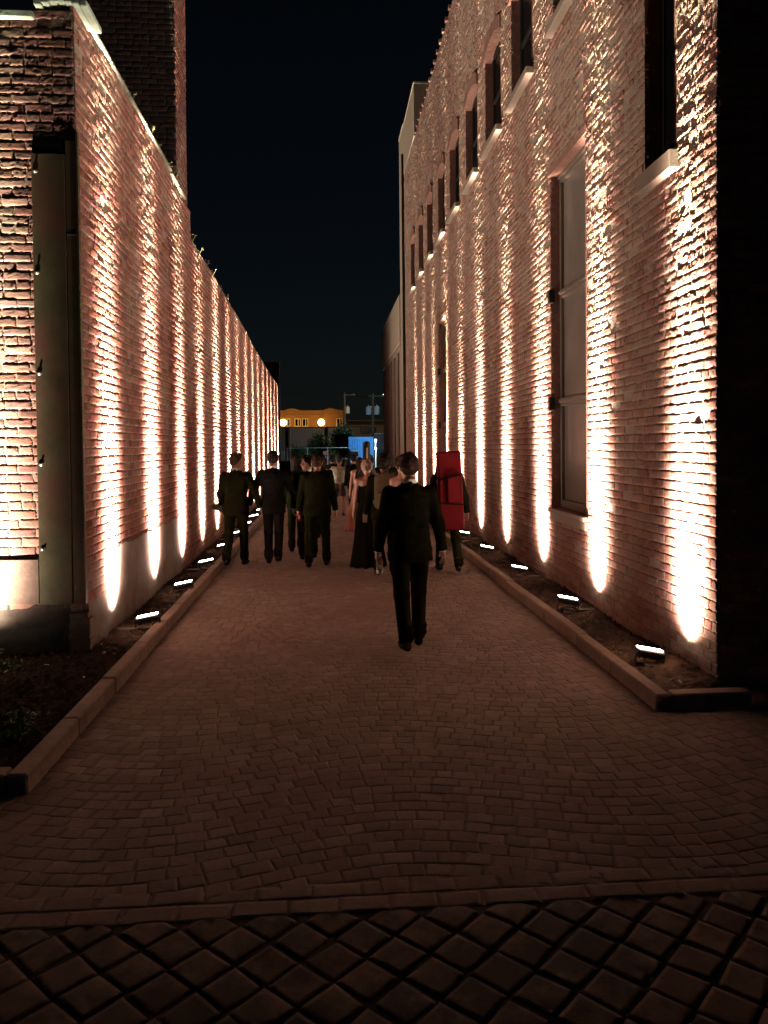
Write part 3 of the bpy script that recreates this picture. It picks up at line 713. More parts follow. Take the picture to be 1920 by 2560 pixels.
# ================================================================== PEOPLE (signed distance fields -> one closed surface per body / garment)
class Field:
    def __init__(s, lo, hi, h):
        s.h = h; s.lo = np.array(lo, float); s.n = np.ceil((np.array(hi, float) - s.lo) / h).astype(int) + 1
        s.F = np.full(s.n, 9.0, np.float32)
    def block(s, lo, hi, mg):
        a = np.maximum(0, np.floor((np.array(lo) - mg - s.lo) / s.h).astype(int)); b = np.minimum(s.n, np.ceil((np.array(hi) + mg - s.lo) / s.h).astype(int) + 1)
        if (b <= a).any(): return None
        sl = tuple(slice(i, j) for i, j in zip(a, b))
        g = [s.lo[i] + s.h * np.arange(a[i], b[i]) for i in range(3)]
        return sl, np.meshgrid(*g, indexing='ij')
    def put(s, lo, hi, fn, k=.02, sub=False):
        bl = s.block(lo, hi, .05 + k)
        if bl is None: return s
        sl, (X, Y, Z) = bl; d = fn(X, Y, Z); A = s.F[sl]
        if sub: d = -d; h = np.clip(.5 - .5 * (A - d) / max(k, 1e-4), 0, 1); s.F[sl] = A * (1 - h) + d * h + k * h * (1 - h)
        else:
            if k <= 1e-4: s.F[sl] = np.minimum(A, d)
            else:
                h = np.clip(.5 + .5 * (A - d) / k, 0, 1); s.F[sl] = np.where(A > 5, d, A * (1 - h) + d * h - k * h * (1 - h))
        return s
    def cone(s, p, q, r0, r1, k=.02, cut=None, flat=None, sub=False):
        p, q = np.array(p, float), np.array(q, float); ba = q - p; L2 = max(ba @ ba, 1e-9); rm = max(r0, r1) * 1.3
        def fn(X, Y, Z):
            x, y, z = X - p[0], Y - p[1], Z - p[2]
            t = np.clip((x * ba[0] + y * ba[1] + z * ba[2]) / L2, 0, 1)
            dx, dy, dz = x - t * ba[0], y - t * ba[1], z - t * ba[2]
            if flat is not None: dx, dy, dz = dx * flat[0], dy * flat[1], dz * flat[2]
            d = np.sqrt(dx * dx + dy * dy + dz * dz) - (r0 + (r1 - r0) * t)
            if cut is not None:
                u = ba / math.sqrt(L2); d = np.maximum(d, x * u[0] + y * u[1] + z * u[2] - math.sqrt(L2) - cut)
            return d
        return s.put(np.minimum(p, q) - rm, np.maximum(p, q) + rm, fn, k, sub)
    def ell(s, c, r, k=.02, rot=None, sub=False, mod=None):
        c, r = np.array(c, float), np.array(r, float); Rm = np.eye(3) if rot is None else rot; rm = r.max()
        def fn(X, Y, Z):
            P = np.stack([X - c[0], Y - c[1], Z - c[2]], -1) @ Rm
            q = np.sqrt(((P / r) ** 2).sum(-1)); g = np.sqrt(((P / (r * r)) ** 2).sum(-1))
            d = q * (q - 1) / np.maximum(g, 1e-6)
            if mod is not None: d = mod(d, P)
            return d
        return s.put(c - rm - .02, c + rm + .02, fn, k, sub)
    def column(s, prof, k=.02, n=2.4, xo=None, wr=0.0, zlo=None):
        """prof rows: z, half width, half depth, centre y"""
        pr = np.array(prof); lo = [-pr[:, 1].max() - .05, (pr[:, 3] - pr[:, 2]).min() - .05, pr[0, 0]]; hi = [pr[:, 1].max() + .05, (pr[:, 3] + pr[:, 2]).max() + .05, pr[-1, 0]]
        def fn(X, Y, Z):
            a = np.interp(Z, pr[:, 0], pr[:, 1]); b = np.interp(Z, pr[:, 0], pr[:, 2]); yc = np.interp(Z, pr[:, 0], pr[:, 3])
            x = X - (0 if xo is None else np.interp(Z, xo[0], xo[1]))
            q = (np.abs(x / a) ** n + np.abs((Y - yc) / b) ** n) ** (1 / n)
            d = (q - 1) * np.minimum(a, b)
            if wr: d = d + wr * (np.sin(Z * 46 + X * 31 + Y * 17) * np.sin(X * 23 - Z * 19) + .6 * np.sin(Z * 91 - X * 40))
            return np.maximum(np.maximum(d, pr[0, 0] - Z), Z - pr[-1, 0])
        return s.put(lo, hi, fn, k)
    def mesh(s, name, material, parent=None, shift=(0, 0, 0)):
        F = s.F; S = F < 0; nx, ny, nz = S.shape
        c = [S[i:nx - 1 + i, j:ny - 1 + j, l:nz - 1 + l] for i in (0, 1) for j in (0, 1) for l in (0, 1)]
        cnt = sum(x.astype(np.int8) for x in c); act = (cnt > 0) & (cnt < 8)
        I = np.argwhere(act); n = len(I); idx = np.full(act.shape, -1, np.int32); idx[act] = np.arange(n)
        off = np.array([(i, j, l) for i in (0, 1) for j in (0, 1) for l in (0, 1)])
        vals = np.stack([F[I[:, 0] + o[0], I[:, 1] + o[1], I[:, 2] + o[2]] for o in off], 1)
        acc = np.zeros((n, 3)); w = np.zeros(n)
        for a in range(8):
            for b in range(a + 1, 8):
                if np.abs(off[a] - off[b]).sum() != 1: continue
                va, vb = vals[:, a], vals[:, b]; m = (va < 0) != (vb < 0)
                t = np.where(m, va / np.where(m, va - vb, 1), 0)
                acc += np.where(m[:, None], off[a] + (off[b] - off[a]) * t[:, None], 0); w += m
        V = (I + acc / w[:, None]) * s.h + s.lo + np.array(shift)
        Q = []
        for ax in range(3):
            u, v_ = [(1, 2), (2, 0), (0, 1)][ax]
            sl0 = [slice(None)] * 3; sl1 = [slice(None)] * 3; sl0[ax] = slice(0, -1); sl1[ax] = slice(1, None)
            A, B = S[tuple(sl0)], S[tuple(sl1)]; ch = A != B
            ch[tuple(slice(0, 1) if q == u else slice(None) for q in range(3))] = False; ch[tuple(slice(0, 1) if q == v_ else slice(None) for q in range(3))] = False
            ch[tuple(slice(-1, None) if q == u else slice(None) for q in range(3))] = False; ch[tuple(slice(-1, None) if q == v_ else slice(None) for q in range(3))] = False
            P = np.argwhere(ch)
            if not len(P): continue
            eu = np.zeros(3, int); eu[u] = 1; ev = np.zeros(3, int); ev[v_] = 1
            g = lambda p: idx[p[:, 0], p[:, 1], p[:, 2]]
            q = np.stack([g(P - eu - ev), g(P - ev), g(P), g(P - eu)], 1)
            fl = ~A[P[:, 0], P[:, 1], P[:, 2]]; q[fl] = q[fl][:, ::-1]; Q.append(q)
        Q = np.concatenate(Q); Q = Q[(Q >= 0).all(1)]
        return mesh_np(name, V, Q, material, parent, True)

def rotz(a): return np.array([[math.cos(a), -math.sin(a), 0], [math.sin(a), math.cos(a), 0], [0, 0, 1]])
def nrm(v): v = np.array(v, float); return v / np.linalg.norm(v)

def person(pos, label, H=1.76, head_yaw=0, head_tilt=0, legL=(12, 4), legR=(-16, 22), armL=(9, 4, 12), armR=(9, -4, 12), heading=0, h=.010, outfit='suit',
           top=None, bottom=None, hair='short', hairm=None, skin=None, shoes=True, collar=True, width=1.0, curl=.6, splay=1.5, lean=2.0, shoe_mat=None, flare=1.0):
    """faces +Y (away from the camera). leg: (hip flexion, knee flexion); arm: (abduction, flexion, elbow flexion) in degrees"""
    s = H / 1.76; W = width; fem = outfit in ('dress', 'gown')
    top = top or M['suit']; bottom = bottom or top; skin = skin or M['skin']; hairm = hairm or M['hair_dark']
    J = {}
    for sd, nm, (a, kn) in ((-1, 'L', legL), (1, 'R', legR)):
        a, kn = R(a), R(kn); sp = sd * R(splay)
        hip = np.array([sd * .088 * W, 0, .92]); d = nrm([math.sin(sp), math.sin(a), math.cos(a) * -1]); knee = hip + .43 * d
        d2 = nrm([math.sin(sp) * .3, math.sin(a - kn), -math.cos(a - kn)]); ank = knee + .415 * d2
        fp = R(max(0, kn * .9 - 2)) if a - kn < R(-12) else 0
        fp = -min(fp, R(38)) if a < 0 or kn > 10 else 0
        fd = np.array([sd * .14, math.cos(fp), math.sin(fp)]); fd = nrm(fd)
        heel = ank + np.array([0, 0, -.055]) - fd * .05; toe = ank + np.array([0, 0, -.062]) + fd * .15
        J[nm] = dict(hip=hip, knee=knee, ank=ank, heel=heel, toe=toe, d2=d2)
    low = min(min(J[n]['heel'][2] - .035, J[n]['toe'][2] - .028) for n in 'LR')
    ly = math.tan(R(lean))
    def T(p): p = np.array(p, float); p[1] += ly * max(0, p[2] - .95); return p
    sh = {}; 
    for sd, nm, (ab, fl, ef) in ((-1, 'L', armL), (1, 'R', armR)):
        ab, fl, ef = R(ab), R(fl), R(ef)
        S = T([sd * (.165 if fem else .182) * W, -.01, 1.415]); d = nrm([sd * math.sin(ab), math.sin(fl), -math.cos(ab) * math.cos(fl)]); el = S + .285 * d
        d2 = nrm([sd * math.sin(ab) * .75, math.sin(fl + ef), -math.cos(fl + ef)]); wr = el + .25 * d2
        sh[nm] = dict(S=S, el=el, wr=wr, d=d2, sd=sd)
    zo = -low
    allp = [J[n][k] for n in 'LR' for k in ('toe', 'heel', 'ank')] + [sh[n]['wr'] + sh[n]['d'] * .2 for n in 'LR']
    lo = np.min([p for p in allp] + [np.array([-.27 * W, -.2, low])], 0) - .09; hi = np.max([p for p in allp] + [np.array([.27 * W, .2, 1.8])], 0) + np.array([.09, .09, .08])
    lo[0] -= .05; hi[0] += .05
    def world(o):
        return o
    root = None
    # ---- head frame
    HC = T([0, .02, 1.635]); Rh = rotz(R(head_yaw)) @ np.array([[1, 0, 0], [0, math.cos(R(head_tilt)), -math.sin(R(head_tilt))], [0, math.sin(R(head_tilt)), math.cos(R(head_tilt))]])
    def hp(x, y, z): return HC + Rh @ np.array([x, y, z])
    B = Field(lo, hi, h)
    B.ell(hp(0, -.008, .025), (.076, .097, .105), .01, Rh); B.ell(hp(0, .022, -.045), (.058, .070, .075), .03, Rh)
    B.ell(hp(0, .062, -.095), (.026, .024, .022), .03, Rh)                                           # chin
    B.cone(hp(0, .088, .012), hp(0, .112, -.028), .009, .015, .012); B.cone(hp(-.035, .078, .03), hp(.035, .078, .03), .012, .012, .02)  # nose, brow
    for e in (-1, 1):
        B.ell(hp(e * .030, .094, .008), (.017, .014, .011), .012, Rh, sub=True); B.ell(hp(e * .030, .082, .008), (.012, .012, .012), .002, Rh)
        B.ell(hp(e * .079, -.005, -.005), (.010, .020, .031), .006, Rh); B.ell(hp(e * .04, .075, -.03), (.02, .02, .02), .03, Rh)
    B.ell(hp(0, .095, -.062), (.023, .009, .005), .006, Rh); B.ell(hp(0, .100, -.0675), (.02, .006, .0025), .003, Rh, sub=True); B.ell(hp(0, .092, -.074), (.02, .009, .006), .006, Rh)
    B.cone(T([0, -.022, 1.46]), hp(0, -.018, -.06), .058 if not fem else .047, .052 if not fem else .044, .03)
    if fem:
        B.cone(sh['L']['S'], T([0, -.02, 1.45]), .05, .055, .04); B.cone(sh['R']['S'], T([0, -.02, 1.45]), .05, .055, .04)
        B.column([(.95, .15 * W, .10, 0), (1.08, .118 * W, .088, 0), (1.25, .142 * W, .10, .01), (1.36, .15 * W, .09, 0), (1.43, .13 * W, .07, -.01)], .03)
    else: B.column([(.9, .14 * W, .095, 0), (1.1, .13 * W, .09, 0), (1.3, .15 * W, .10, 0), (1.42, .14 * W, .08, -.01)], .03)
    thin = .036 if not fem else .034
    for nm in 'LR':
        a = sh[nm]; B.cone(a['S'], a['el'], thin + .004, thin, .025); B.cone(a['el'], a['wr'], thin, .026, .02)
        # hand: palm, four bent fingers, thumb
        d = a['d']; ff = nrm(np.array([0, 1, 0]) - d * d[1]); nn = np.cross(d, ff) ; inn = nn if nn[0] * a['sd'] < 0 else -nn
        wrp = a['wr']; fk = .002 if h < .008 else .004
        B.cone(wrp, wrp + d * .03, .026, .028, .015, flat=None)
        for q in range(4):
            o = (q - 1.5) * .0205; base = wrp + d * .085 + ff * (-o); L = (.066, .076, .072, .056)[q]
            B.cone(wrp + d * .02 + ff * (-o) * .6, base, .014, .0125, .012)
            d1 = nrm(d + inn * curl * .55); d2 = nrm(d + inn * curl * 1.5); d3 = nrm(d + inn * curl * 2.6)
            p1 = base + d1 * L * .48; p2 = p1 + d2 * L * .32; p3 = p2 + d3 * L * .25
            B.cone(base, p1, .0098, .009, fk); B.cone(p1, p2, .009, .0083, fk); B.cone(p2, p3, .0083, .0072, fk)
        tb = wrp + d * .035 + ff * .022; t1 = tb + nrm(d * .7 + ff * .8 + inn * .35) * .042; t2 = t1 + nrm(d + ff * .15 + inn * .5) * .034
        B.cone(tb, t1, .014, .0115, .01); B.cone(t1, t2, .0112, .0085, .004)
        a['grip'] = wrp + d * .10 + inn * .03
    bare = outfit == 'shorts' or fem
    for nm in 'LR':
        j = J[nm]; B.cone(j['hip'], j['knee'], .075 if bare else .06, .048 if bare else .042, .03); B.cone(j['knee'], j['knee'] * .55 + j['ank'] * .45 + np.array([0, -.012, 0]), .047 if bare else .042, .048 if bare else .04, .02)
        B.cone(j['knee'] * .55 + j['ank'] * .45, j['ank'], .046 if bare else .036, .032, .02); B.cone(j['ank'], j['heel'] * .7 + j['toe'] * .3, .03, .026, .015); B.cone(j['heel'] + np.array([0, 0, .008]), j['toe'] + np.array([0, 0, .004]), .024, .020, .02)
    root = B.mesh('person', skin); tag(root, label, 'person')
    kids = []
    # ---- hair
    Hf = Field(HC - np.array([.2, .24, .45]), HC + np.array([.2, .22, .26]), min(h, .009))
    amp = {'short': .0045, 'curly': .010, 'long': .004, 'bun': .004, 'updo': .007, 'crop': .0015}[hair]
    tk = {'short': .013, 'curly': .034, 'long': .022, 'bun': .018, 'updo': .016, 'crop': .007}[hair]
    fq = 90 if hair != 'curly' else 48
    def hm(d, P):
        x, y, z = P[..., 0], P[..., 1], P[..., 2]
        d = d + amp * np.sin(x * fq + 3 * np.sin(z * 40)) * np.sin(z * fq * .8 + y * 50) + amp * .5 * np.sin(y * fq * 1.3 + x * 33)
        low_ = {'short': -.100, 'curly': -.115, 'long': -.12, 'bun': -.095, 'updo': -.09, 'crop': -.07}[hair]
        line = np.interp(y, [-.10, -.045, -.02, .03, .06, .11], [low_, low_ + .015, -.03, .0, .045, .085])
        return np.maximum(d, line - z)
    Hf.ell(hp(0, -.010, .026), (.077 + tk, .098 + tk, .106 + tk), .001, Rh, mod=hm)
    if hair == 'short': Hf.ell(hp(.01, .045, .10), (.06, .05, .035), .02, Rh)
    if hair == 'long':
        def hl(d, P): return d + .004 * np.sin(P[..., 0] * 110 + 2 * np.sin(P[..., 2] * 20))
        Hf.ell(hp(0, -.075, -.12), (.088, .05, .20), .03, Rh, mod=hl)
    if hair == 'bun': Hf.ell(hp(.01, -.075, .125), (.05, .05, .042), .012, Rh, mod=hm2 if False else None)
    if hair == 'updo':
        Hf.ell(hp(0, -.095, -.005), (.058, .045, .062), .02, Rh)
        for q in range(9): Hf.ell(hp(.045 * math.cos(q * .7), -.125 + .01 * math.sin(q * 2.1), -.005 + .05 * math.sin(q * .7)), (.02, .016, .02), .006, Rh)
    kids.append(Hf.mesh('hair', hairm))
    # ---- trousers / shorts / dress
    ll = [J[n] for n in 'LR']
    if outfit in ('suit', 'shirt', 'shorts'):
        P = Field(lo, hi, h)
        P.column([(.80, .155 * W, .115, -.005), (.90, .172 * W, .125, -.012), (1.0, .155 * W, .115, 0), (1.07, .15 * W, .11, 0)], .02)
        for nm in 'LR':
            j = J[nm]
            if outfit == 'shorts': P.cone(j['hip'], j['knee'] * .82 + j['hip'] * .18, .10 * W, .088 * W, .03, cut=0)
            else:
                P.cone(j['hip'], j['knee'], .098 * W, .071, .035); P.cone(j['knee'], j['ank'] + j['d2'] * .012, .071, .060, .02, cut=.012)
                for q in range(4):                                                                  # creases behind the knee and at the hem
                    zc = j['knee'] + np.array([0, -.062, -.03 + .02 * q]); P.cone(zc + np.array([-.05, 0, 0]), zc + np.array([.05, 0, .012]), .006, .006, .02)
                    zc = j['ank'] + np.array([0, 0, .02 + .03 * q]); P.cone(zc + np.array([-.045, -.035, 0]), zc + np.array([.045, -.035, .01 * (-1) ** q]), .02, .02, .03)
        kids.append(P.mesh('trousers' if outfit != 'shorts' else 'shorts', bottom))
    if outfit in ('suit',):
        Kt = Field(lo, hi, h)
        hem = .80
        pr = [(hem, .206, .142, -.015), (.90, .204, .142, -.012), (1.0, .188, .130, 0), (1.10, .176, .122, .0), (1.22, .188, .132, .0), (1.33, .202, .134, -.006), (1.40, .196, .12, -.012), (1.445, .155, .098, -.016), (1.485, .085, .078, -.02), (1.50, .068, .07, -.02)]
        pr = [(z, a * W, b, y + ly * max(0, z - .95)) for z, a, b, y in pr]
        Kt.column(pr, .02, 2.3, wr=.0016)
        for nm in 'LR':
            a = sh[nm]; S2 = a['S'] + np.array([0, 0, -.005])
            Kt.cone(S2, a['el'], .070, .057, .035); Kt.cone(a['el'], a['wr'] + a['d'] * .012, .057, .048, .02, cut=.004)
            for q in range(3):
                c0 = a['el'] + a['d'] * (.015 + .035 * q); Kt.cone(c0 + np.array([-.035, -.035, 0]), c0 + np.array([.035, -.035, .02]), .016, .016, .03)
        Kt.cone(T([-.006, -.17, .79]), T([-.003, -.16, .98]), .004, .003, .004, sub=True)                 # centre vent
        for e in (-1, 1): Kt.cone(T([e * .062, -.03, 1.487]), T([0, -.088, 1.50]), .016, .016, .012); Kt.cone(T([e * .062, -.03, 1.487]), T([e * .05, .05, 1.45]), .016, .014, .012)
        kids.append(Kt.mesh('jacket', top))
        if collar:
            Cf = Field(T([-.12, -.14, 1.44]), T([.12, .14, 1.58]), .005)
            def ring(X, Y, Z):
                q = np.sqrt((X / .064) ** 2 + ((Y - ly * .5 + .022) / .068) ** 2); zc = 1.512 + (Y - ly * .5) * -.06
                return np.maximum(np.abs((q - 1) * .064) - .006, np.abs(Z - zc) - .020)
            Cf.put([-.1, -.12, 1.45], [.1, .12, 1.57], ring, 0); kids.append(Cf.mesh('shirt_collar', M['shirt']))
            for nm in 'LR':
                a = sh[nm]; c = a['wr'] + a['d'] * .016; Cf = Field(c - .07, c + .07, .006); Cf.cone(a['wr'], a['wr'] + a['d'] * .026, .040, .036, .001, cut=.0); kids.append(Cf.mesh('shirt_cuff', M['shirt']))
    if outfit in ('shirt', 'shorts'):
        Kt = Field(lo, hi, h); hem = .93
        pr = [(hem, .178, .125, 0), (1.05, .168, .118, 0), (1.2, .18, .125, 0), (1.33, .19, .125, 0), (1.42, .17, .10, -.01), (1.465, .085, .07, -.02)]
        Kt.column([(z, a * W, b, y + ly * max(0, z - .95)) for z, a, b, y in pr], .02, 2.2, wr=.003)
        for nm in 'LR':
            a = sh[nm]
            if outfit == 'shorts': Kt.cone(a['S'], a['S'] * .3 + a['el'] * .7, .066, .060, .03, cut=0)
            else: Kt.cone(a['S'], a['el'], .062, .052, .03); Kt.cone(a['el'], a['wr'], .052, .044, .02, cut=0)
        if outfit == 'shorts': Kt.cone(T([.02, -.115, .98]), T([.025, -.125, .80]), .05, .02, .03, flat=(1, 2.2, 1))
        kids.append(Kt.mesh('shirt', top))
    if outfit in ('dress', 'gown'):
        G = Field(lo - np.array([.22, .22, 0]), hi + np.array([.22, .22, 0]), h)
        fl = flare if outfit == 'dress' else 1.25
        pr = [(low + .012, .30 * fl, .27 * fl, -.05), (.25, .26 * fl, .23 * fl, -.035), (.5, .225 * fl, .195 * fl, -.02), (.75, .205, .165, -.012), (.92, .192, .145, -.01), (1.08, .142, .112, 0), (1.25, .166, .125, .01), (1.34, .168, .112, .004), (1.40, .150, .085, -.005)]
        pr = [(z, a * W, b, y + ly * max(0, z - .95)) for z, a, b, y in pr]
        G.column(pr, .02, 2.0, wr=.0)
        def folds(X, Y, Z):
            return np.zeros_like(X)
        ang_f = np.arctan2
        sl = G.block(G.lo, G.lo + G.h * G.n, 0); X, Y, Z = sl[1]
        G.F += (.014 * np.clip((.95 - Z) / .9, 0, 1) * np.sin(11 * np.arctan2(Y + .02, X) + Z * 2)).astype(np.float32)
        for e in (-1, 1): G.cone(T([e * .075, -.06, 1.38]), T([e * .085, .02, 1.455]), .012, .012, .01); G.cone(T([e * .085, .02, 1.455]), T([e * .08, .08, 1.36]), .012, .012, .01)
        kids.append(G.mesh('dress', top))
    if not fem or shoes:
        for nm in 'LR':
            j = J[nm]; c0 = np.minimum(j['heel'], j['toe']) - .07; c1 = np.maximum(j['heel'], j['toe']) + np.array([.07, .07, .12]); Sf = Field(c0, c1, min(h, .008))
            mid = j['heel'] * .45 + j['toe'] * .55
            Sf.cone(j['heel'] + np.array([0, 0, .004]), mid, .038, .040, .01); Sf.cone(mid, j['toe'], .041, .031, .015, flat=(1, 1, 1.15)); Sf.cone(j['heel'] + np.array([0, .03, .02]), j['ank'] + np.array([0, .012, -.012]), .038, .036, .02)
            ax = nrm(j['toe'] - j['heel']); upv = nrm(np.array([0, 0, 1.]) - ax * ax[2]); off = (j['heel'] - upv * .034)
            X, Y, Z = Sf.block(c0, c1, .1)[1]; pl = -((X - off[0]) * upv[0] + (Y - off[1]) * upv[1] + (Z - off[2]) * upv[2]); Sf.F = np.maximum(Sf.F, pl.astype(np.float32))
            kids.append(Sf.mesh('shoe' if outfit != 'shorts' else 'sandal', shoe_mat or (M['shoe'] if outfit != 'shorts' else M['sandal'])))
    mt = Matrix.Translation((pos[0], pos[1], 0)) @ Matrix.Rotation(-R(heading), 4, 'Z') @ Matrix.Scale(s, 4) @ Matrix.Translation((0, 0, zo))
    bk = Matrix.Translation((pos[0], pos[1], 0)) @ Matrix.Rotation(-R(heading), 4, 'Z')
    loc = bk.inverted() @ mt
    for o in [root] + kids: o.data.transform(loc)
    root.matrix_world = bk
    for o in kids: o.parent = root
    out = {n: mt @ Vector(sh[n]['grip']) for n in 'LR'}; out['root'] = root; out['mt'] = mt; out['T'] = T; out['back'] = lambda p: mt @ Vector(T(p)); out['sh'] = sh
    return out

P1 = person((.735, 7.02), 'man in a dark suit walking closest of all, small bottle in his left hand', 1.765, legL=(-13, 20), legR=(11, 5), armL=(12, 4, 8), armR=(15, -5, 14), h=.0062, top=M['suit'], hair='short', hairm=M['hair_brown'], heading=-3, head_yaw=4, lean=1.5, curl=.75, splay=.6)
P2 = person((-1.43, 12.22), 'man in a dark suit turning his head right, leftmost walker beside the kerb', 1.74, legL=(-12, 16), legR=(10, 4), armL=(13, 8, 38), armR=(24, 2, 6), h=.008, hair='short', hairm=M['hair_grey'], head_yaw=-38, heading=4)
P3 = person((-.86, 12.30), 'slim man in a dark suit, second walker from the lower brick wall', 1.765, legL=(8, 3), legR=(-14, 24), armL=(27, -6, 26), armR=(24, 6, 48), h=.008, hair='short', hairm=M['hair_dark'], top=M['suit3'], width=.94, splay=.5)
P4 = person((-.17, 12.0), 'broad man in a dark green suit in the middle of the walkers', 1.70, legL=(-8, 8), legR=(9, 3), armL=(12, 0, 14), armR=(11, 2, 16), h=.008, hair='short', hairm=M['hair_brown'], top=M['suit2'], width=1.10, splay=4.5, collar=False)
P5 = person((-.33, 12.62), 'man looking left in profile, just ahead of the green suit', 1.69, legL=(10, 4), legR=(-16, 22), armL=(8, 0, 14), armR=(8, 4, 14), h=.010, hair='short', hairm=M['hair_dark'], head_yaw=72, collar=True, width=.95)
P6 = person((-.56, 13.6), 'woman with long dark hair in dark clothes, half hidden left of the green suit', 1.68, legL=(10, 4), legR=(-14, 18), h=.012, hair='long', hairm=M['hair_dark'], width=.86, collar=False, top=M['suit2'], armL=(8, 2, 12))
P7 = person((.30, 20.6), 'person in a patterned grey shirt and dark shorts walking with bare legs far ahead', 1.56, legL=(8, 4), legR=(-8, 10), armR=(12, 4, 14), h=.012, outfit='shorts', top=M['shirt_pat'], bottom=M['shorts'], hair='short', hairm=M['hair_grey'], skin=M['skin2'])
P8 = person((-.12, 15.6), 'person in dark clothes partly hidden between the green suit and the patterned shirt', 1.64, h=.013, hair='long', hairm=M['hair_brown'], collar=False, top=M['suit'], width=.92)
P9 = person((.68, 20.4), 'person in dark clothes walking just right of the patterned shirt', 1.60, h=.014, hair='short', hairm=M['hair_dark'], collar=False, top=M['suit2'], width=.95, legL=(-10, 14), legR=(12, 4))
P10 = person((.69, 17.0), 'woman with dark hair in a long pink dress, mostly hidden by the black dress', 1.58, h=.012, outfit='gown', top=M['pink_dress'], hair='long', hairm=M['hair_brown'], skin=M['skin2'], shoes=False)
P11 = person((.60, 11.92), 'woman in a long black dress with pinned up pale hair and bare shoulders', 1.62, h=.008, outfit='dress', top=M['black_dress'], hair='updo', hairm=M['hair_blond'], skin=M['skin2'], armR=(10, 6, 30), armL=(7, 2, 10), head_tilt=-8, shoes=False, heading=-6)
P12 = person((.80, 11.0), 'curly haired man in a dark jacket wearing a khaki backpack', 1.70, h=.008, hair='curly', hairm=M['hair_dark'], top=M['suit2'], collar=False, armL=(12, 4, 22), legL=(8, 4), legR=(-10, 14))
P13 = person((1.01, 10.6), 'woman with dark hair in a bun, hidden behind the man walking closest', 1.69, h=.010, hair='bun', hairm=M['hair_brown'], outfit='dress', top=M['black_dress'], skin=M['skin2'], shoes=False, width=.78, flare=.55)
P14 = person((1.74, 11.25), 'person in dark clothes carrying a tall red case on the back', 1.70, h=.008, hair='curly', hairm=M['hair_brown'], top=M['suit2'], collar=False, armL=(16, 2, 14), armR=(15, -4, 16), legL=(13, 5), legR=(-12, 16), heading=-2)
P15 = person((.74, 14.2), 'person in dark clothes with an upright instrument case, behind the black dress', 1.66, h=.013, hair='curly', hairm=M['hair_dark'], top=M['suit'], collar=False)
P16 = person((1.15, 15.2), 'person with dark curly hair far behind the backpack', 1.70, h=.014, hair='curly', hairm=M['hair_dark'], top=M['suit'], collar=False)

P17 = person((-.10, 18.0), 'person in a pale cream shirt seen between the green suit and the patterned shirt', 1.58, h=.014, outfit='shirt', top=M['shirt'], bottom=M['suit'], hair='short', hairm=M['hair_brown'], legL=(-10, 14), legR=(12, 4))
P18 = person((.12, 23.0), 'person in dark clothes farthest ahead behind the patterned shirt', 1.55, h=.016, hair='curly', hairm=M['hair_dark'], collar=False, top=M['suit2'], width=.9)
P19 = person((-.50, 19.2), 'person in dark clothes ahead of the long haired woman on the left', 1.60, h=.016, hair='short', hairm=M['hair_brown'], collar=False, top=M['suit'], width=.95, legL=(10, 4), legR=(-12, 16))
# ---- things the people carry
def thing_at(name, pos, label, cat, rz=0): return empty(name, pos, label, cat, None, rz)
g_ = P1['L']
bt = thing_at('water_bottle', (g_.x, g_.y, g_.z - .13), 'small clear bottle held low in the left hand of the closest man', 'bottle')
b = MB(); b.lathe([(0, 0), (.029, .002), (.032, .012), (.032, .085), (.030, .09), (.032, .095), (.030, .125), (.015, .150), (.0135, .165)], n=20); b.build('body', M['plastic_clear'], bt, True)
b = MB(); b.lathe([(0, .182), (.0155, .182), (.0155, .164), (0, .164)], n=16); b.build('cap', M['white_paint'], bt)
g_ = P11['R']
tg = MB(); tg.add([(-.035, 0, -.05), (.03, .01, -.055), (.035, 0, .05), (-.03, -.01, .055)], [(0, 1, 2, 3)]); tg.add([(-.033, .004, -.052), (.032, .014, -.05), (.03, .006, .06), (-.034, -.004, .05)], [(0, 3, 2, 1)])
tag(tg.build('paper', M['paper'], loc=(P12['L'].x - .02, P12['L'].y - .05, P12['L'].z)), 'folded white paper in the hand beside the black dress', 'paper')
g_ = P7['R']
tg = MB(); tg.box(-.06, .05, -.01, .01, -.12, .06, .01); tag(tg.build('paper_bag', M['paper'], loc=(g_.x, g_.y, g_.z)), 'small white paper bag held by the person in shorts', 'bag')
g_ = P4['L']
tg = empty('phone', (g_.x - .01, g_.y - .035, g_.z - .02), 'phone in the left hand of the man in the green suit', 'phone')
b = MB(); b.box(-.036, .036, -.004, .004, -.07, .07, .004); b.build('case', M['red_case'], tg); b = MB(); b.box(-.012, .014, -.006, -.0045, -.03, .03); b.build('screen', M['skin2'], tg)
g_ = P2['L']
Ff = Field((-.16, -.12, -.12), (.14, .12, .12), .01); Ff.ell((-.04, 0, 0), (.095, .05, .055), .01); Ff.cone((-.11, 0, .01), (.03, .0, -.06), .035, .025, .03); Ff.cone((-.02, 0, -.04), (.03, .01, -.09), .02, .012, .02)
hb = Ff.mesh('clutch', M['canvas_dark']); hb.location = (g_.x - .03, g_.y - .02, g_.z + .01); tag(hb, 'dark folded cloth bag in the left hand of the leftmost walker', 'bag')
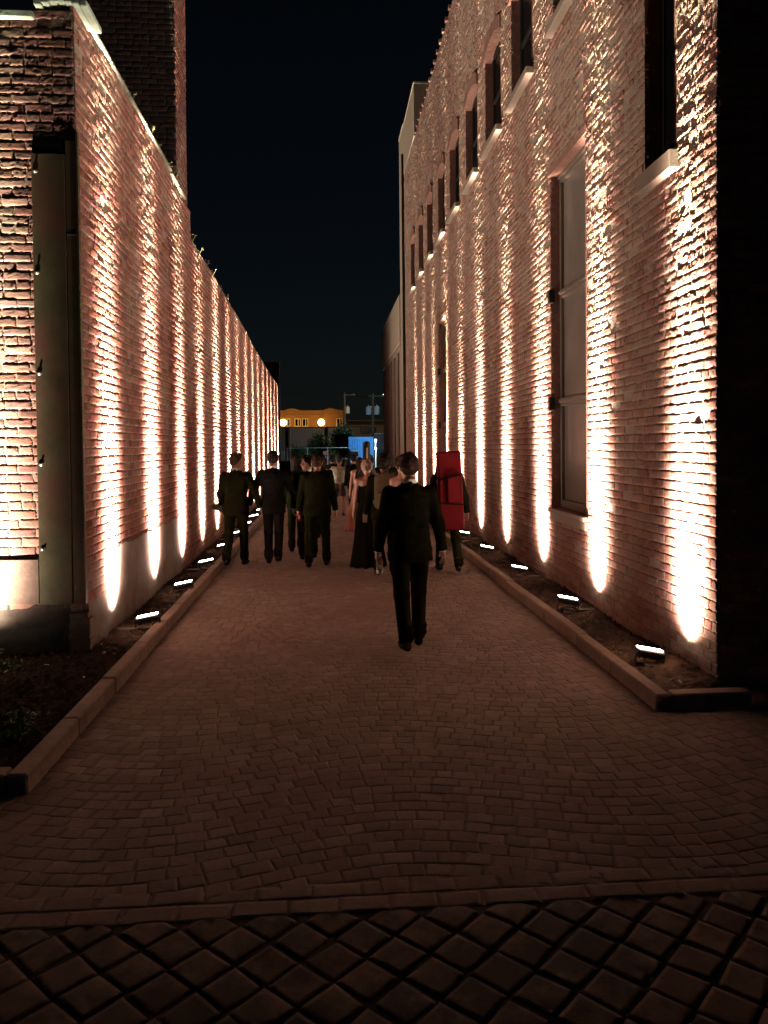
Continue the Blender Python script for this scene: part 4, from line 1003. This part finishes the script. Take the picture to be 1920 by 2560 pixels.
# backpack
mt = P12['mt']
bp = empty('backpack', mt @ Vector((0, -.19, 1.0)), 'khaki canvas backpack on the curly haired man', 'backpack')
Ff = Field((-.24, -.16, -.1), (.24, .2, .55), .009)
def rb(c, r, rad): 
    c, r = np.array(c), np.array(r) - rad
    def fn(X, Y, Z):
        q = [np.abs(P_ - cc) - rr_ for P_, cc, rr_ in zip((X, Y, Z), c, r)]
        return np.sqrt(sum(np.maximum(x, 0) ** 2 for x in q)) + np.minimum(np.maximum(np.maximum(q[0], q[1]), q[2]), 0) - rad
    return (c - np.array(r) - rad - .02, c + np.array(r) + rad + .02, fn)
Ff.put(*rb((0, 0, .22), (.155, .085, .235), .06), k=.01); Ff.ell((0, -.01, .42), (.15, .085, .07), .03); o = Ff.mesh('bag', M['canvas'], bp)
Ff = Field((-.2, -.2, 0), (.2, .05, .4), .009); Ff.put(*rb((0, -.095, .13), (.115, .045, .10), .03), k=.01); Ff.cone((-.11, -.10, .205), (.11, -.10, .205), .02, .02, .02); Ff.mesh('pocket', M['canvas'], bp)
for e in (-1, 1):
    Ff = Field((-.25, -.15, -.05), (.25, .42, .6), .01); pts = [(e * .09, .02, .46), (e * .105, .13, .47), (e * .12, .25, .40), (e * .13, .285, .28), (e * .145, .22, .12), (e * .15, .06, .06)]
    for a_, b_ in zip(pts[:-1], pts[1:]): Ff.cone(a_, b_, .022, .022, .01)
    Ff.mesh('shoulder_strap', M['canvas'], bp)
b = MB(); b.tube((-.03, .0, .47), (-.025, 0, .515), .008); b.tube((.03, .0, .47), (.025, 0, .515), .008); b.tube((-.028, 0, .515), (.028, 0, .515), .009); b.build('handle', M['canvas_dark'], bp)
# red case
mt = P14['mt']
rc = empty('instrument_case', (1.755, 11.0, .63), 'tall red instrument case with black straps worn on the back', 'case', rz=R(1)); rc.rotation_euler = (R(-2), R(-1.8), 0)
Ff = Field((-.24, -.16, -.05), (.24, .14, 1.2), .008)
pr_lo, pr_hi, fn0 = rb((0, 0, .565), (.178, .085, .565), .035)
def taper(X, Y, Z): return fn0(X / (1.03 - .07 * Z), Y, Z)
Ff.put(pr_lo - .02, pr_hi + .02, taper, .01); Ff.mesh('shell', M['red_case'], rc)
Ff = Field((-.2, -.2, .3), (.2, 0, .85), .008); Ff.put(*rb((.045, -.085, .585), (.10, .035, .20), .02), k=.01); Ff.mesh('pocket', M['red_case'], rc)
b = MB(); b.tube((.14, -.125, .40), (.14, -.125, .78), .004, None, 6); b.tube((-.05, -.118, .42), (-.05, -.118, .77), .003, None, 6); b.build('zipper', M['strap'], rc)
for z0, z1, y_ in ((.72, .80, -.098), (.40, .36, -.098)):
    b = MB(); 
    for k in range(8):
        x0, x1 = -.186 + .372 * k / 8, -.186 + .372 * (k + 1) / 8; za, zb = z0 + (z1 - z0) * k / 8, z0 + (z1 - z0) * (k + 1) / 8
        yy = -.093 if not (-.06 < (x0 + x1) / 2 < .15) else -.128
        b.add([(x0, yy, za - .014), (x1, yy, zb - .014), (x1, yy, zb + .014), (x0, yy, za + .014), (x0, yy + .012, za - .014), (x1, yy + .012, zb - .014), (x1, yy + .012, zb + .014), (x0, yy + .012, za + .014)], [(0, 1, 2, 3), (7, 6, 5, 4), (0, 4, 5, 1), (3, 2, 6, 7), (0, 3, 7, 4), (1, 5, 6, 2)])
    b.build('strap', M['strap'], rc)
for e in (-1, 1):
    Ff = Field((-.25, -.05, .5), (.25, .5, 1.15), .01); pts = [(e * .10, .08, .95), (e * .12, .22, .94), (e * .145, .37, .80), (e * .16, .34, .66), (e * .15, .09, .55)]
    for a_, b_ in zip(pts[:-1], pts[1:]): Ff.cone(a_, b_, .02, .02, .01)
    Ff.mesh('shoulder_strap', M['strap'], rc)
# upright instrument case worn by the person behind the black dress
mt = P15['mt']
gc = empty('cello_case', (.70, 14.0, .75), 'black instrument case whose narrow neck rises above the heads', 'case')
Ff = Field((-.3, -.2, -.05), (.3, .15, 1.3), .012); Ff.put(*rb((0, 0, .97), (.066, .06, .21), .05), k=.03); Ff.ell((0, 0, .22), (.22, .11, .24), .03); Ff.ell((0, 0, .55), (.17, .10, .2), .04); Ff.cone((0, 0, .6), (0, 0, .95), .07, .055, .03)
Ff.mesh('shell', M['canvas_dark'], gc)
b = MB(); b.box(-.012, .014, -.075, -.058, .86, 1.06, .004); b.build('stripe', M['cream'], gc)

# ================================================================== PLANTS IN THE LEFT BED
def leaves(name, c, rad, n, size, material, parent, seed, stem=None):
    r = np.random.default_rng(seed)
    cl = r.normal(0, 1, (max(6, n // 40), 3)); cl /= np.linalg.norm(cl, axis=1)[:, None]; cl *= (r.random((len(cl), 1)) ** .45)
    ci = r.integers(0, len(cl), n); p = cl[ci] * np.array(rad) + r.normal(0, .17, (n, 3)) * np.array(rad) + np.array(c)
    a = r.normal(0, 1, (n, 3)); a /= np.linalg.norm(a, axis=1)[:, None]; b = np.cross(a, r.normal(0, 1, (n, 3))); b /= np.linalg.norm(b, axis=1)[:, None]
    s = size * r.uniform(.6, 1.3, (n, 1))
    V = np.stack([p - a * s, p + b * s * .45, p + a * s, p - b * s * .45], 1).reshape(-1, 3)
    return mesh_np(name, V, np.arange(n * 4).reshape(-1, 4), material, parent)
def shrub(loc, rad, n, size, label, seed, material='leaf'):
    t = empty('shrub', loc, label, 'shrub', 'low shrubs in the mulch bed')
    leaves('foliage', (0, 0, rad[2] * .9), rad, n, size, M[material], t, seed)
    b = MB(); r = random.Random(seed)
    for k in range(9):
        a = r.uniform(0, 6.28); b.tube((0, 0, -.02), (rad[0] * .7 * math.cos(a), rad[1] * .7 * math.sin(a), rad[2] * r.uniform(.8, 1.5)), .005, .002, 5)
    b.build('stem', M['bark'], t)
shrub((-2.62, 6.25, .05), (.16, .15, .13), 420, .02, 'small leafy green shrub close to the wall base in the mulch bed', 3)
shrub((-1.98, 5.0, .05), (.20, .2, .09), 520, .02, 'low sparse shrub beside the left kerb near the frame edge', 4)
shrub((-2.3, 5.9, .05), (.06, .06, .05), 70, .016, 'tiny seedling in the mulch between the two shrubs', 6)

# ================================================================== BEYOND THE ALLEY
def window_far(x0, x1, z0, z1, y, parent, mulx):
    b = MB(); t = .09
    b.box(x0, x1, y - .08, y, z1 - t, z1); b.box(x0, x1, y - .08, y, z0, z0 + t)
    for x in (x0, mulx, x1 - t): b.box(x, x + t, y - .07, y, z0 + t + .002, z1 - t - .002)
    w_ = under(b.build('window', M['white_paint']), parent)
    p = MB(); p.box(x0 + .02, x1 - .02, y - .03, y - .01, z0 + .02, z1 - .02); p.build('pane', M['glass_dark'], w_)
ob = empty('brick_block', (-3, 120, 0), 'far two storey brick block glowing orange with a wavy parapet', 'building')
V = []; xs = np.linspace(-14, 2.5, 100)
for yy in (120, 130):
    for x in xs:
        zt = 7.36 + .30 * max(0, math.cos((x + 5.37) * 2 * math.pi / 5.9)) ** 2; V += [(x, yy, 0), (x, yy, zt)]
F = []; n = len(xs)
for i in range(n - 1):
    a = 2 * i; c = 2 * (i + n)
    F += [(a, a + 2, a + 3, a + 1), (c, c + 1, c + 3, c + 2), (a + 1, a + 3, c + 3, c + 1)]
F += [(0, 1, 2 * n + 1, 2 * n), (2 * n - 2, 4 * n - 2, 4 * n - 1, 2 * n - 1)]
under(mesh_np('wall', V, F, M['orange_brick']), ob)
b = MB(); b.box(-14, 2.55, 119.9, 119.995, 6.62, 6.72); b.box(-14, 2.55, 119.86, 119.995, 4.66, 4.8); under(b.build('string_course', M['orange_brick']), ob)
for x0 in (-10.9, -8.0, -6.6, -5.0, -3.85, -1.25, .95 + .44):
    window_far(x0, x0 + .92, 4.88, 6.1, 119.98, ob, x0 + .5)
for i, (x, z) in enumerate(((-6.5, 5.38), (-.9, 5.36))):
    g_ = empty('globe_lamp', (x, 116, z), ('round orange lamp glowing at the end of the left wall', 'round orange lamp glowing in the middle of the far orange building')[i], 'lamp', 'orange lamps on the far building')
    b = MB(); b.lathe([(.001, -.5)] + [(.5 * math.sin(t), -.5 * math.cos(t)) for t in np.linspace(.2, 2.94, 10)] + [(.001, .5)], n=20); b.build('globe', M['globe_orange'], g_, True)  # oversized ball takes the size of the lamp's glare, not of a fixture
    b = MB(); b.tube((0, .4, .55), (0, 3.95, .7), .05, .05, 6); b.tube((0, .2, .45), (0, .45, .58), .07, .06, 6); b.build('bracket', M['black_metal'], g_)
    l = bpy.data.lights.new('sodium_light', 'POINT'); l.energy = 260; l.color = (1, .50, .10); l.shadow_soft_size = .3
    o = bpy.data.objects.new('sodium_light', l); COL.objects.link(o); o.parent = g_; o.location = (0, 1.3, .1)
gw = empty('warehouse', (-1, 80, 0), 'grey blue metal clad warehouse below the orange block', 'building')
b = MB(); b.box(-12, 1.95, 80, 90, 1.5, 3.72); x = -12
while x < 1.9: b.box(x, x + .06, 79.96, 80, 1.52, 3.68); x += .42
under(b.build('wall', M['grey_clad']), gw)
b = MB(); b.box(-12, 2.0, 79.9, 90, 3.725, 3.82); under(b.build('roof', M['roof_brown']), gw)
b = MB(); b.box(-12, 1.95, 80.05, 90, 0, 1.495); x = -12
while x < 1.9: b.box(x, x + .05, 80.0, 80.05, .02, 1.48); x += 1.1
under(b.build('lower_wall', M['teal']), gw)
sg = MB(); sg.box(-3.65, -2.5, 79.85, 79.94, 1.34, 1.62, .02); so_ = under(sg.build('sign_board', M['sign_face']), gw)
b = MB(); xx = -3.6
for w_ in (.13, .1, .14, .12, .03, .16, .12, .13, .15):                                  # blurred row of letters on the sign
    if w_ > .05: b.box(xx, xx + w_ * .7, 79.835, 79.848, 1.41, 1.56)
    xx += w_
b.build('lettering', M['grey_clad'], so_)
br = empty('shed', (-3.3, 60, 0), 'dark brown shed with a lit cream shutter past the left wall', 'shed')
b = MB(); b.box(-9, -2.86, 60, 61, 0, 3.25); under(b.build('wall', M['brown_clad']), br)
b = MB(); b.box(-9, -2.80, 59.9, 61, 3.26, 3.38); b.box(-2.98, -2.84, 59.85, 59.995, 0, 3.25); under(b.build('roof', M['roof_brown']), br)
b = MB(); 
for k in range(7): b.tube((-3.9 + k * .09, 59.93, .35), (-3.9 + k * .09 + .006 * k, 59.93, 1.5), .045, .04, 8)
under(b.build('shutter', M['cream']), br)
db = empty('dark_building', (-3, 45, 0), 'unlit flat roofed building standing beyond the end of the left wall', 'building')
b = MB(); b.box(-9, -2.72, 45, 45.6, 0, 6.62); under(b.build('wall', M['brick_sooty']), db)
b = MB(); b.box(-9, -2.70, 44.95, 45.6, 6.625, 6.70); b.box(-2.76, -2.70, 44.94, 44.99, 4.6, 6.6); under(b.build('roof', M['roof_brown']), db)
def tree(x, y, h, rad, n, label, seed):
    t = empty('tree', (x, y, 0), label, 'tree', 'trees beyond the alley')
    leaves('crown', (0, 0, h - rad[2] * .9), rad, n, .11, M['tree_leaf'], t, seed)
    b = MB(); r = random.Random(seed); b.tube((0, 0, 0), (.05, 0, h * .5), .11, .07, 8)
    for k in range(7):
        a = r.uniform(0, 6.28); b.tube((.05, 0, h * r.uniform(.3, .5)), (rad[0] * .7 * math.cos(a), rad[1] * .7 * math.sin(a), h * r.uniform(.65, .9)), .04, .012, 6)
    b.build('trunk', M['bark'], t)
tree(-.55, 66, 2.75, (1.0, .9, 1.05), 3200, 'low bushy tree in front of the grey warehouse', 21)
tree(1.25, 64, 3.35, (.85, .8, 1.25), 3400, 'taller bushy tree just left of the blue container', 22)
tree(-2.4, 62, 2.0, (.65, .6, .9), 1800, 'dark bush beside the lit cream shutter', 23)
# fence in front of the trees
fe = empty('wire_fence', (-.5, 58, 0), 'thin wire fence running in front of the trees', 'fence')
b = MB()
for x in np.arange(-3, 1.5, 1.5): b.tube((x, 58, 0), (x, 58, 1.75), .03, None, 6)
under(b.build('post', M['transformer']), fe); b = MB(); b.tube((-3, 58, 1.72), (1.5, 58, 1.72), .02, None, 6); b.tube((-3, 58, .9), (1.5, 58, .9), .012, None, 6); under(b.build('rail', M['transformer']), fe)
sgn = empty('notice_board', (-.15, 57.8, 0), 'small reddish notice on the fence by the trees', 'sign'); b = MB(); b.box(-.2, .2, -.02, .02, 1.2, 1.48, .01); b.build('board', M['pink_dress'], sgn); b = MB(); b.tube((0, .03, 0), (0, .03, 1.25), .02); b.build('post', M['transformer'], sgn)
# container, truck, lamp post
tk0 = None
co = empty('shipping_container', (2.6, 60, 0), 'bright blue corrugated container lit by a white lamp', 'container')
b = MB(); b.box(1.66, 3.5, 60.05, 66, .35, 2.5); x = 1.7
while x < 3.45: b.box(x, x + .10, 59.93, 60.05, .55, 2.36, .02); x += .20
b.box(1.62, 1.70, 59.97, 60.045, .35, 2.52); b.box(3.46, 3.54, 59.97, 60.045, .35, 2.52); b.box(1.705, 3.455, 59.97, 60.045, 2.4, 2.52)
under(b.build('body', M['blue_steel']), co)
b = MB(); b.box(1.66, 3.5, 60.1, 66, 0, .34); under(b.build('skid', M['black_metal']), co)
tk = empty('parked_truck', (1.85, 52, 0), 'dark blue parked truck seen head on below the blue container', 'truck')
b = MB(); b.box(1.42, 2.15, 52, 53.2, .45, 1.58, .08); b.box(1.40, 2.17, 53.25, 57, .5, 1.6, .03); under(b.build('body', M['truck_blue']), tk)
b = MB(); b.box(1.50, 2.07, 51.985, 51.998, 1.05, 1.42, .005); under(b.build('windscreen', M['glass_dark']), tk)
for x in (1.48, 1.98):
    b = MB(); b.box(x, x + .12, 51.98, 51.998, .62, .72, .004); under(b.build('headlight', M['transformer']), tk)
    b = MB(); b.tube((x - .02, 52.5, .3), (x + .16, 52.5, .3), .3, .3, 16); under(b.build('wheel', M['rubber']), tk)
tk.location = (2.06, 58, 0)
wl = empty('panel_wall', (4.6, 66, 0), 'pale grey panel wall right of the white lamp post', 'wall')
b = MB(); b.box(3.75, 7.5, 66, 66.3, 1.55, 2.82); under(b.build('panel', M['grey_clad']), wl)
b = MB(); b.box(3.7, 7.55, 65.95, 66.35, 2.825, 2.9); under(b.build('cap', M['white_paint']), wl)
b = MB(); b.box(2.3, 7.5, 66.02, 66.3, 0, 1.545); under(b.build('base', M['teal']), wl)
lp = empty('lamp_post', (3.52, 57, 0), 'thin post with two small bright white bulbs one above the other', 'lamp')
b = MB(); b.tube((0, .06, 0), (0, .06, 2.3), .035, .03, 8); b.build('pole', M['white_paint'], lp)
for z in (2.23, 1.63):
    b = MB(); rr_ = .085 if z > 2 else .07; b.lathe([(.001, -rr_)] + [(rr_ * math.sin(t), -rr_ * math.cos(t)) for t in np.linspace(.3, 2.84, 7)] + [(.001, rr_)], (0, 0, z), 14); b.build('bulb', M['globe_white'], lp, True)
for (x, y, z, e, c) in ((-.15, -.9, 2.15, 620, (.62, .85, 1)), ):
    l = bpy.data.lights.new('white_bulb', 'POINT'); l.energy = e; l.color = c; l.shadow_soft_size = .1; o = bpy.data.objects.new('white_bulb', l); COL.objects.link(o); o.parent = lp; o.location = (x, y, z)
fb = empty('flat_roofed_shop', (5, 90, 0), 'long low beige building with a brown roof behind the blue container', 'building')
b = MB(); b.box(2.2, 14, 90, 98, 0, 4.16); under(b.build('wall', M['beige']), fb)
b = MB(); b.prism([(89.5, 4.165), (98, 4.165), (98, 4.75), (90.2, 4.72)], 2.0, 14); under(b.build('roof', M['roof_brown']), fb)
b = MB(); b.box(2.0, 14, 89.42, 89.5, 4.10, 4.24); b.box(2.0, 14, 90.1, 90.18, 4.72, 4.80); under(b.build('gutter', M['beige']), fb)
b = MB(); b.box(3.8, 5.65, 89.93, 89.995, 3.2, 3.95); fw = under(b.build('window', M['roof_brown']), fb); b = MB(); b.box(3.9, 5.55, 89.90, 89.925, 3.28, 3.88); b.build('pane', M['glass_dark'], fw)
def utility_pole(x, y, h, label, cans, arm, lampx=None):
    t = empty('utility_pole', (x, y, 0), label, 'pole', 'utility poles beyond the alley')
    b = MB(); b.tube((0, 0, 0), (0, 0, h), .13, .09, 10); b.build('pole', M['wood_pole'], t)
    b = MB(); b.box(arm[0], arm[1], -.14, -.04, h - .32, h - .20); b.box(arm[0] + .1, arm[0] + .16, -.12, -.06, h - .2, h - .08); b.box(arm[1] - .16, arm[1] - .1, -.12, -.06, h - .2, h - .08); b.build('crossarm', M['wood_pole'], t)
    for cx, cz in cans:
        b = MB(); b.lathe([(0, 0), (.2, .02), (.22, .08), (.22, .6), (.19, .66), (.05, .70), (.04, .82), (0, .82)], (cx, -.02, cz), 14); b.tube((0, 0, cz + .3), (cx, 0, cz + .3), .03); b.build('transformer', M['transformer'], t, False)
    return t
utility_pole(1.68, 75, 7.0, 'utility pole at the edge of the orange block with one transformer', [(.27, 4.95)], (-.1, 1.0))
p2 = utility_pole(3.68, 63, 6.1, 'utility pole behind the white lamp post with a pair of transformers', [(-.34, 4.35), (.34, 4.35)], (-.35, 1.0))
b = MB(); b.box(.80, .98, -.2, -.06, 5.98, 6.06, .01); st_ = b.build('street_light', M['transformer'], p2)
b = MB(); b.box(.84, .94, -.19, -.1, 5.955, 5.975, .003); b.build('lamp_glass', M['globe_white'], st_)
l = bpy.data.lights.new('street_light_glow', 'POINT'); l.energy = 1500; l.color = (1, .80, .52); l.shadow_soft_size = .08; o = bpy.data.objects.new('street_light_glow', l); COL.objects.link(o); o.parent = p2; o.location = (.89, 4.0, 5.8)
def wire(p, q, sag, r_, label):
    b = MB(); pts = [Vector(p).lerp(Vector(q), t) - Vector((0, 0, sag * 4 * t * (1 - t))) for t in np.linspace(0, 1, 15)]
    for a_, b_ in zip(pts[:-1], pts[1:]): b.tube(a_, b_, r_, None, 5)
    tag(b.build('power_line', M['black_metal']), label, 'power line', 'power lines between the poles')
wire((1.7, 74.9, 6.9), (4.6, 62.9, 5.95), .25, .02, 'power line sagging between the two utility poles')
wire((-8, 74, 7.6), (1.65, 74.9, 6.92), .35, .02, 'power line running left from the pole by the orange block')
wire((4.65, 62.9, 5.96), (9.5, 56, 6.2), .2, .02, 'power line running right from the pole with the transformers')
# low dark car past the left wall
cr = empty('parked_car', (-2.1, 37.5, 0), 'low dark car with a glaring headlight past the end of the left wall', 'car')
pf = [(0, .28), (0, .62), (.15, .72), (1.1, .80), (1.7, 1.10), (2.9, 1.12), (3.6, .82), (4.2, .78), (4.3, .30)]
b = MB(); b.prism([(37.5 + y, z) for y, z in pf], -2.95, -1.25); under(b.build('body', M['car_paint']), cr)
b = MB(); b.add([(-2.85, 38.62, .81), (-1.35, 38.62, .81), (-1.45, 39.17, 1.085), (-2.75, 39.17, 1.085)], [(0, 1, 2, 3)]); b.add([(-2.85, 38.60, .825), (-1.35, 38.60, .825), (-1.45, 39.15, 1.10), (-2.75, 39.15, 1.10)], [(0, 1, 2, 3)]); under(b.build('windscreen', M['glass_dark']), cr)
for x in (-2.8, -1.72): 
    b = MB(); b.box(x, x + .3, 37.47, 37.495, .42, .66, .01); under(b.build('headlight', M['panel_lit' if x > -2 else 'transformer']), cr)
for x in (-2.93, -1.47):
    for y in (38.2, 41.0):
        b = MB(); b.tube((x, y, .3), (x + .2, y, .3), .3, .3, 18); under(b.build('wheel', M['rubber']), cr)


# ================================================================== WORLD, CAMERA
w = bpy.data.worlds.new('World'); sc.world = w; w.use_nodes = True
nt = w.node_tree; bg = nt.nodes['Background']
sky = nt.nodes.new('ShaderNodeTexSky'); sky.sky_type = 'NISHITA'; sky.sun_disc = False; sky.sun_elevation = R(35); sky.sun_rotation = R(200)
tn = nt.nodes.new('ShaderNodeVectorMath'); tn.operation = 'MULTIPLY'; tn.inputs[1].default_value = (.56, .60, .60)
nt.links.new(sky.outputs[0], tn.inputs[0]); nt.links.new(tn.outputs[0], bg.inputs['Color']); bg.inputs['Strength'].default_value = .0014

cd = bpy.data.cameras.new('camera'); cam = bpy.data.objects.new('camera', cd); COL.objects.link(cam); sc.camera = cam
yaw, pitch, roll = .0721571405, -.0236556567, -.00978291607
fwd = Vector((math.sin(yaw) * math.cos(pitch), math.cos(yaw) * math.cos(pitch), math.sin(pitch)))
rt = Vector((math.cos(yaw), -math.sin(yaw), 0)); up = rt.cross(fwd)
r2 = rt * math.cos(roll) + up * math.sin(roll); u2 = up * math.cos(roll) - rt * math.sin(roll)
m = Matrix((r2, u2, -fwd)).transposed().to_4x4(); m.translation = (0, 0, 1.85); cam.matrix_world = m
cd.sensor_fit = 'VERTICAL'; cd.sensor_height = 36; cd.sensor_width = 27; cd.lens = 1944 / 2560 * 36; cd.shift_y = -(1280 - 1159.618) / 2560
cd.clip_end = 1000; cd.clip_start = .05
sc.view_settings.view_transform = 'Standard'; sc.view_settings.look = 'None'; sc.view_settings.exposure = 0; sc.view_settings.gamma = 1
sc.render.engine = 'CYCLES'
sc.cycles.use_denoising = True
sc.cycles.max_bounces = 6; sc.cycles.diffuse_bounces = 4; sc.cycles.glossy_bounces = 3; sc.cycles.sample_clamp_indirect = 4
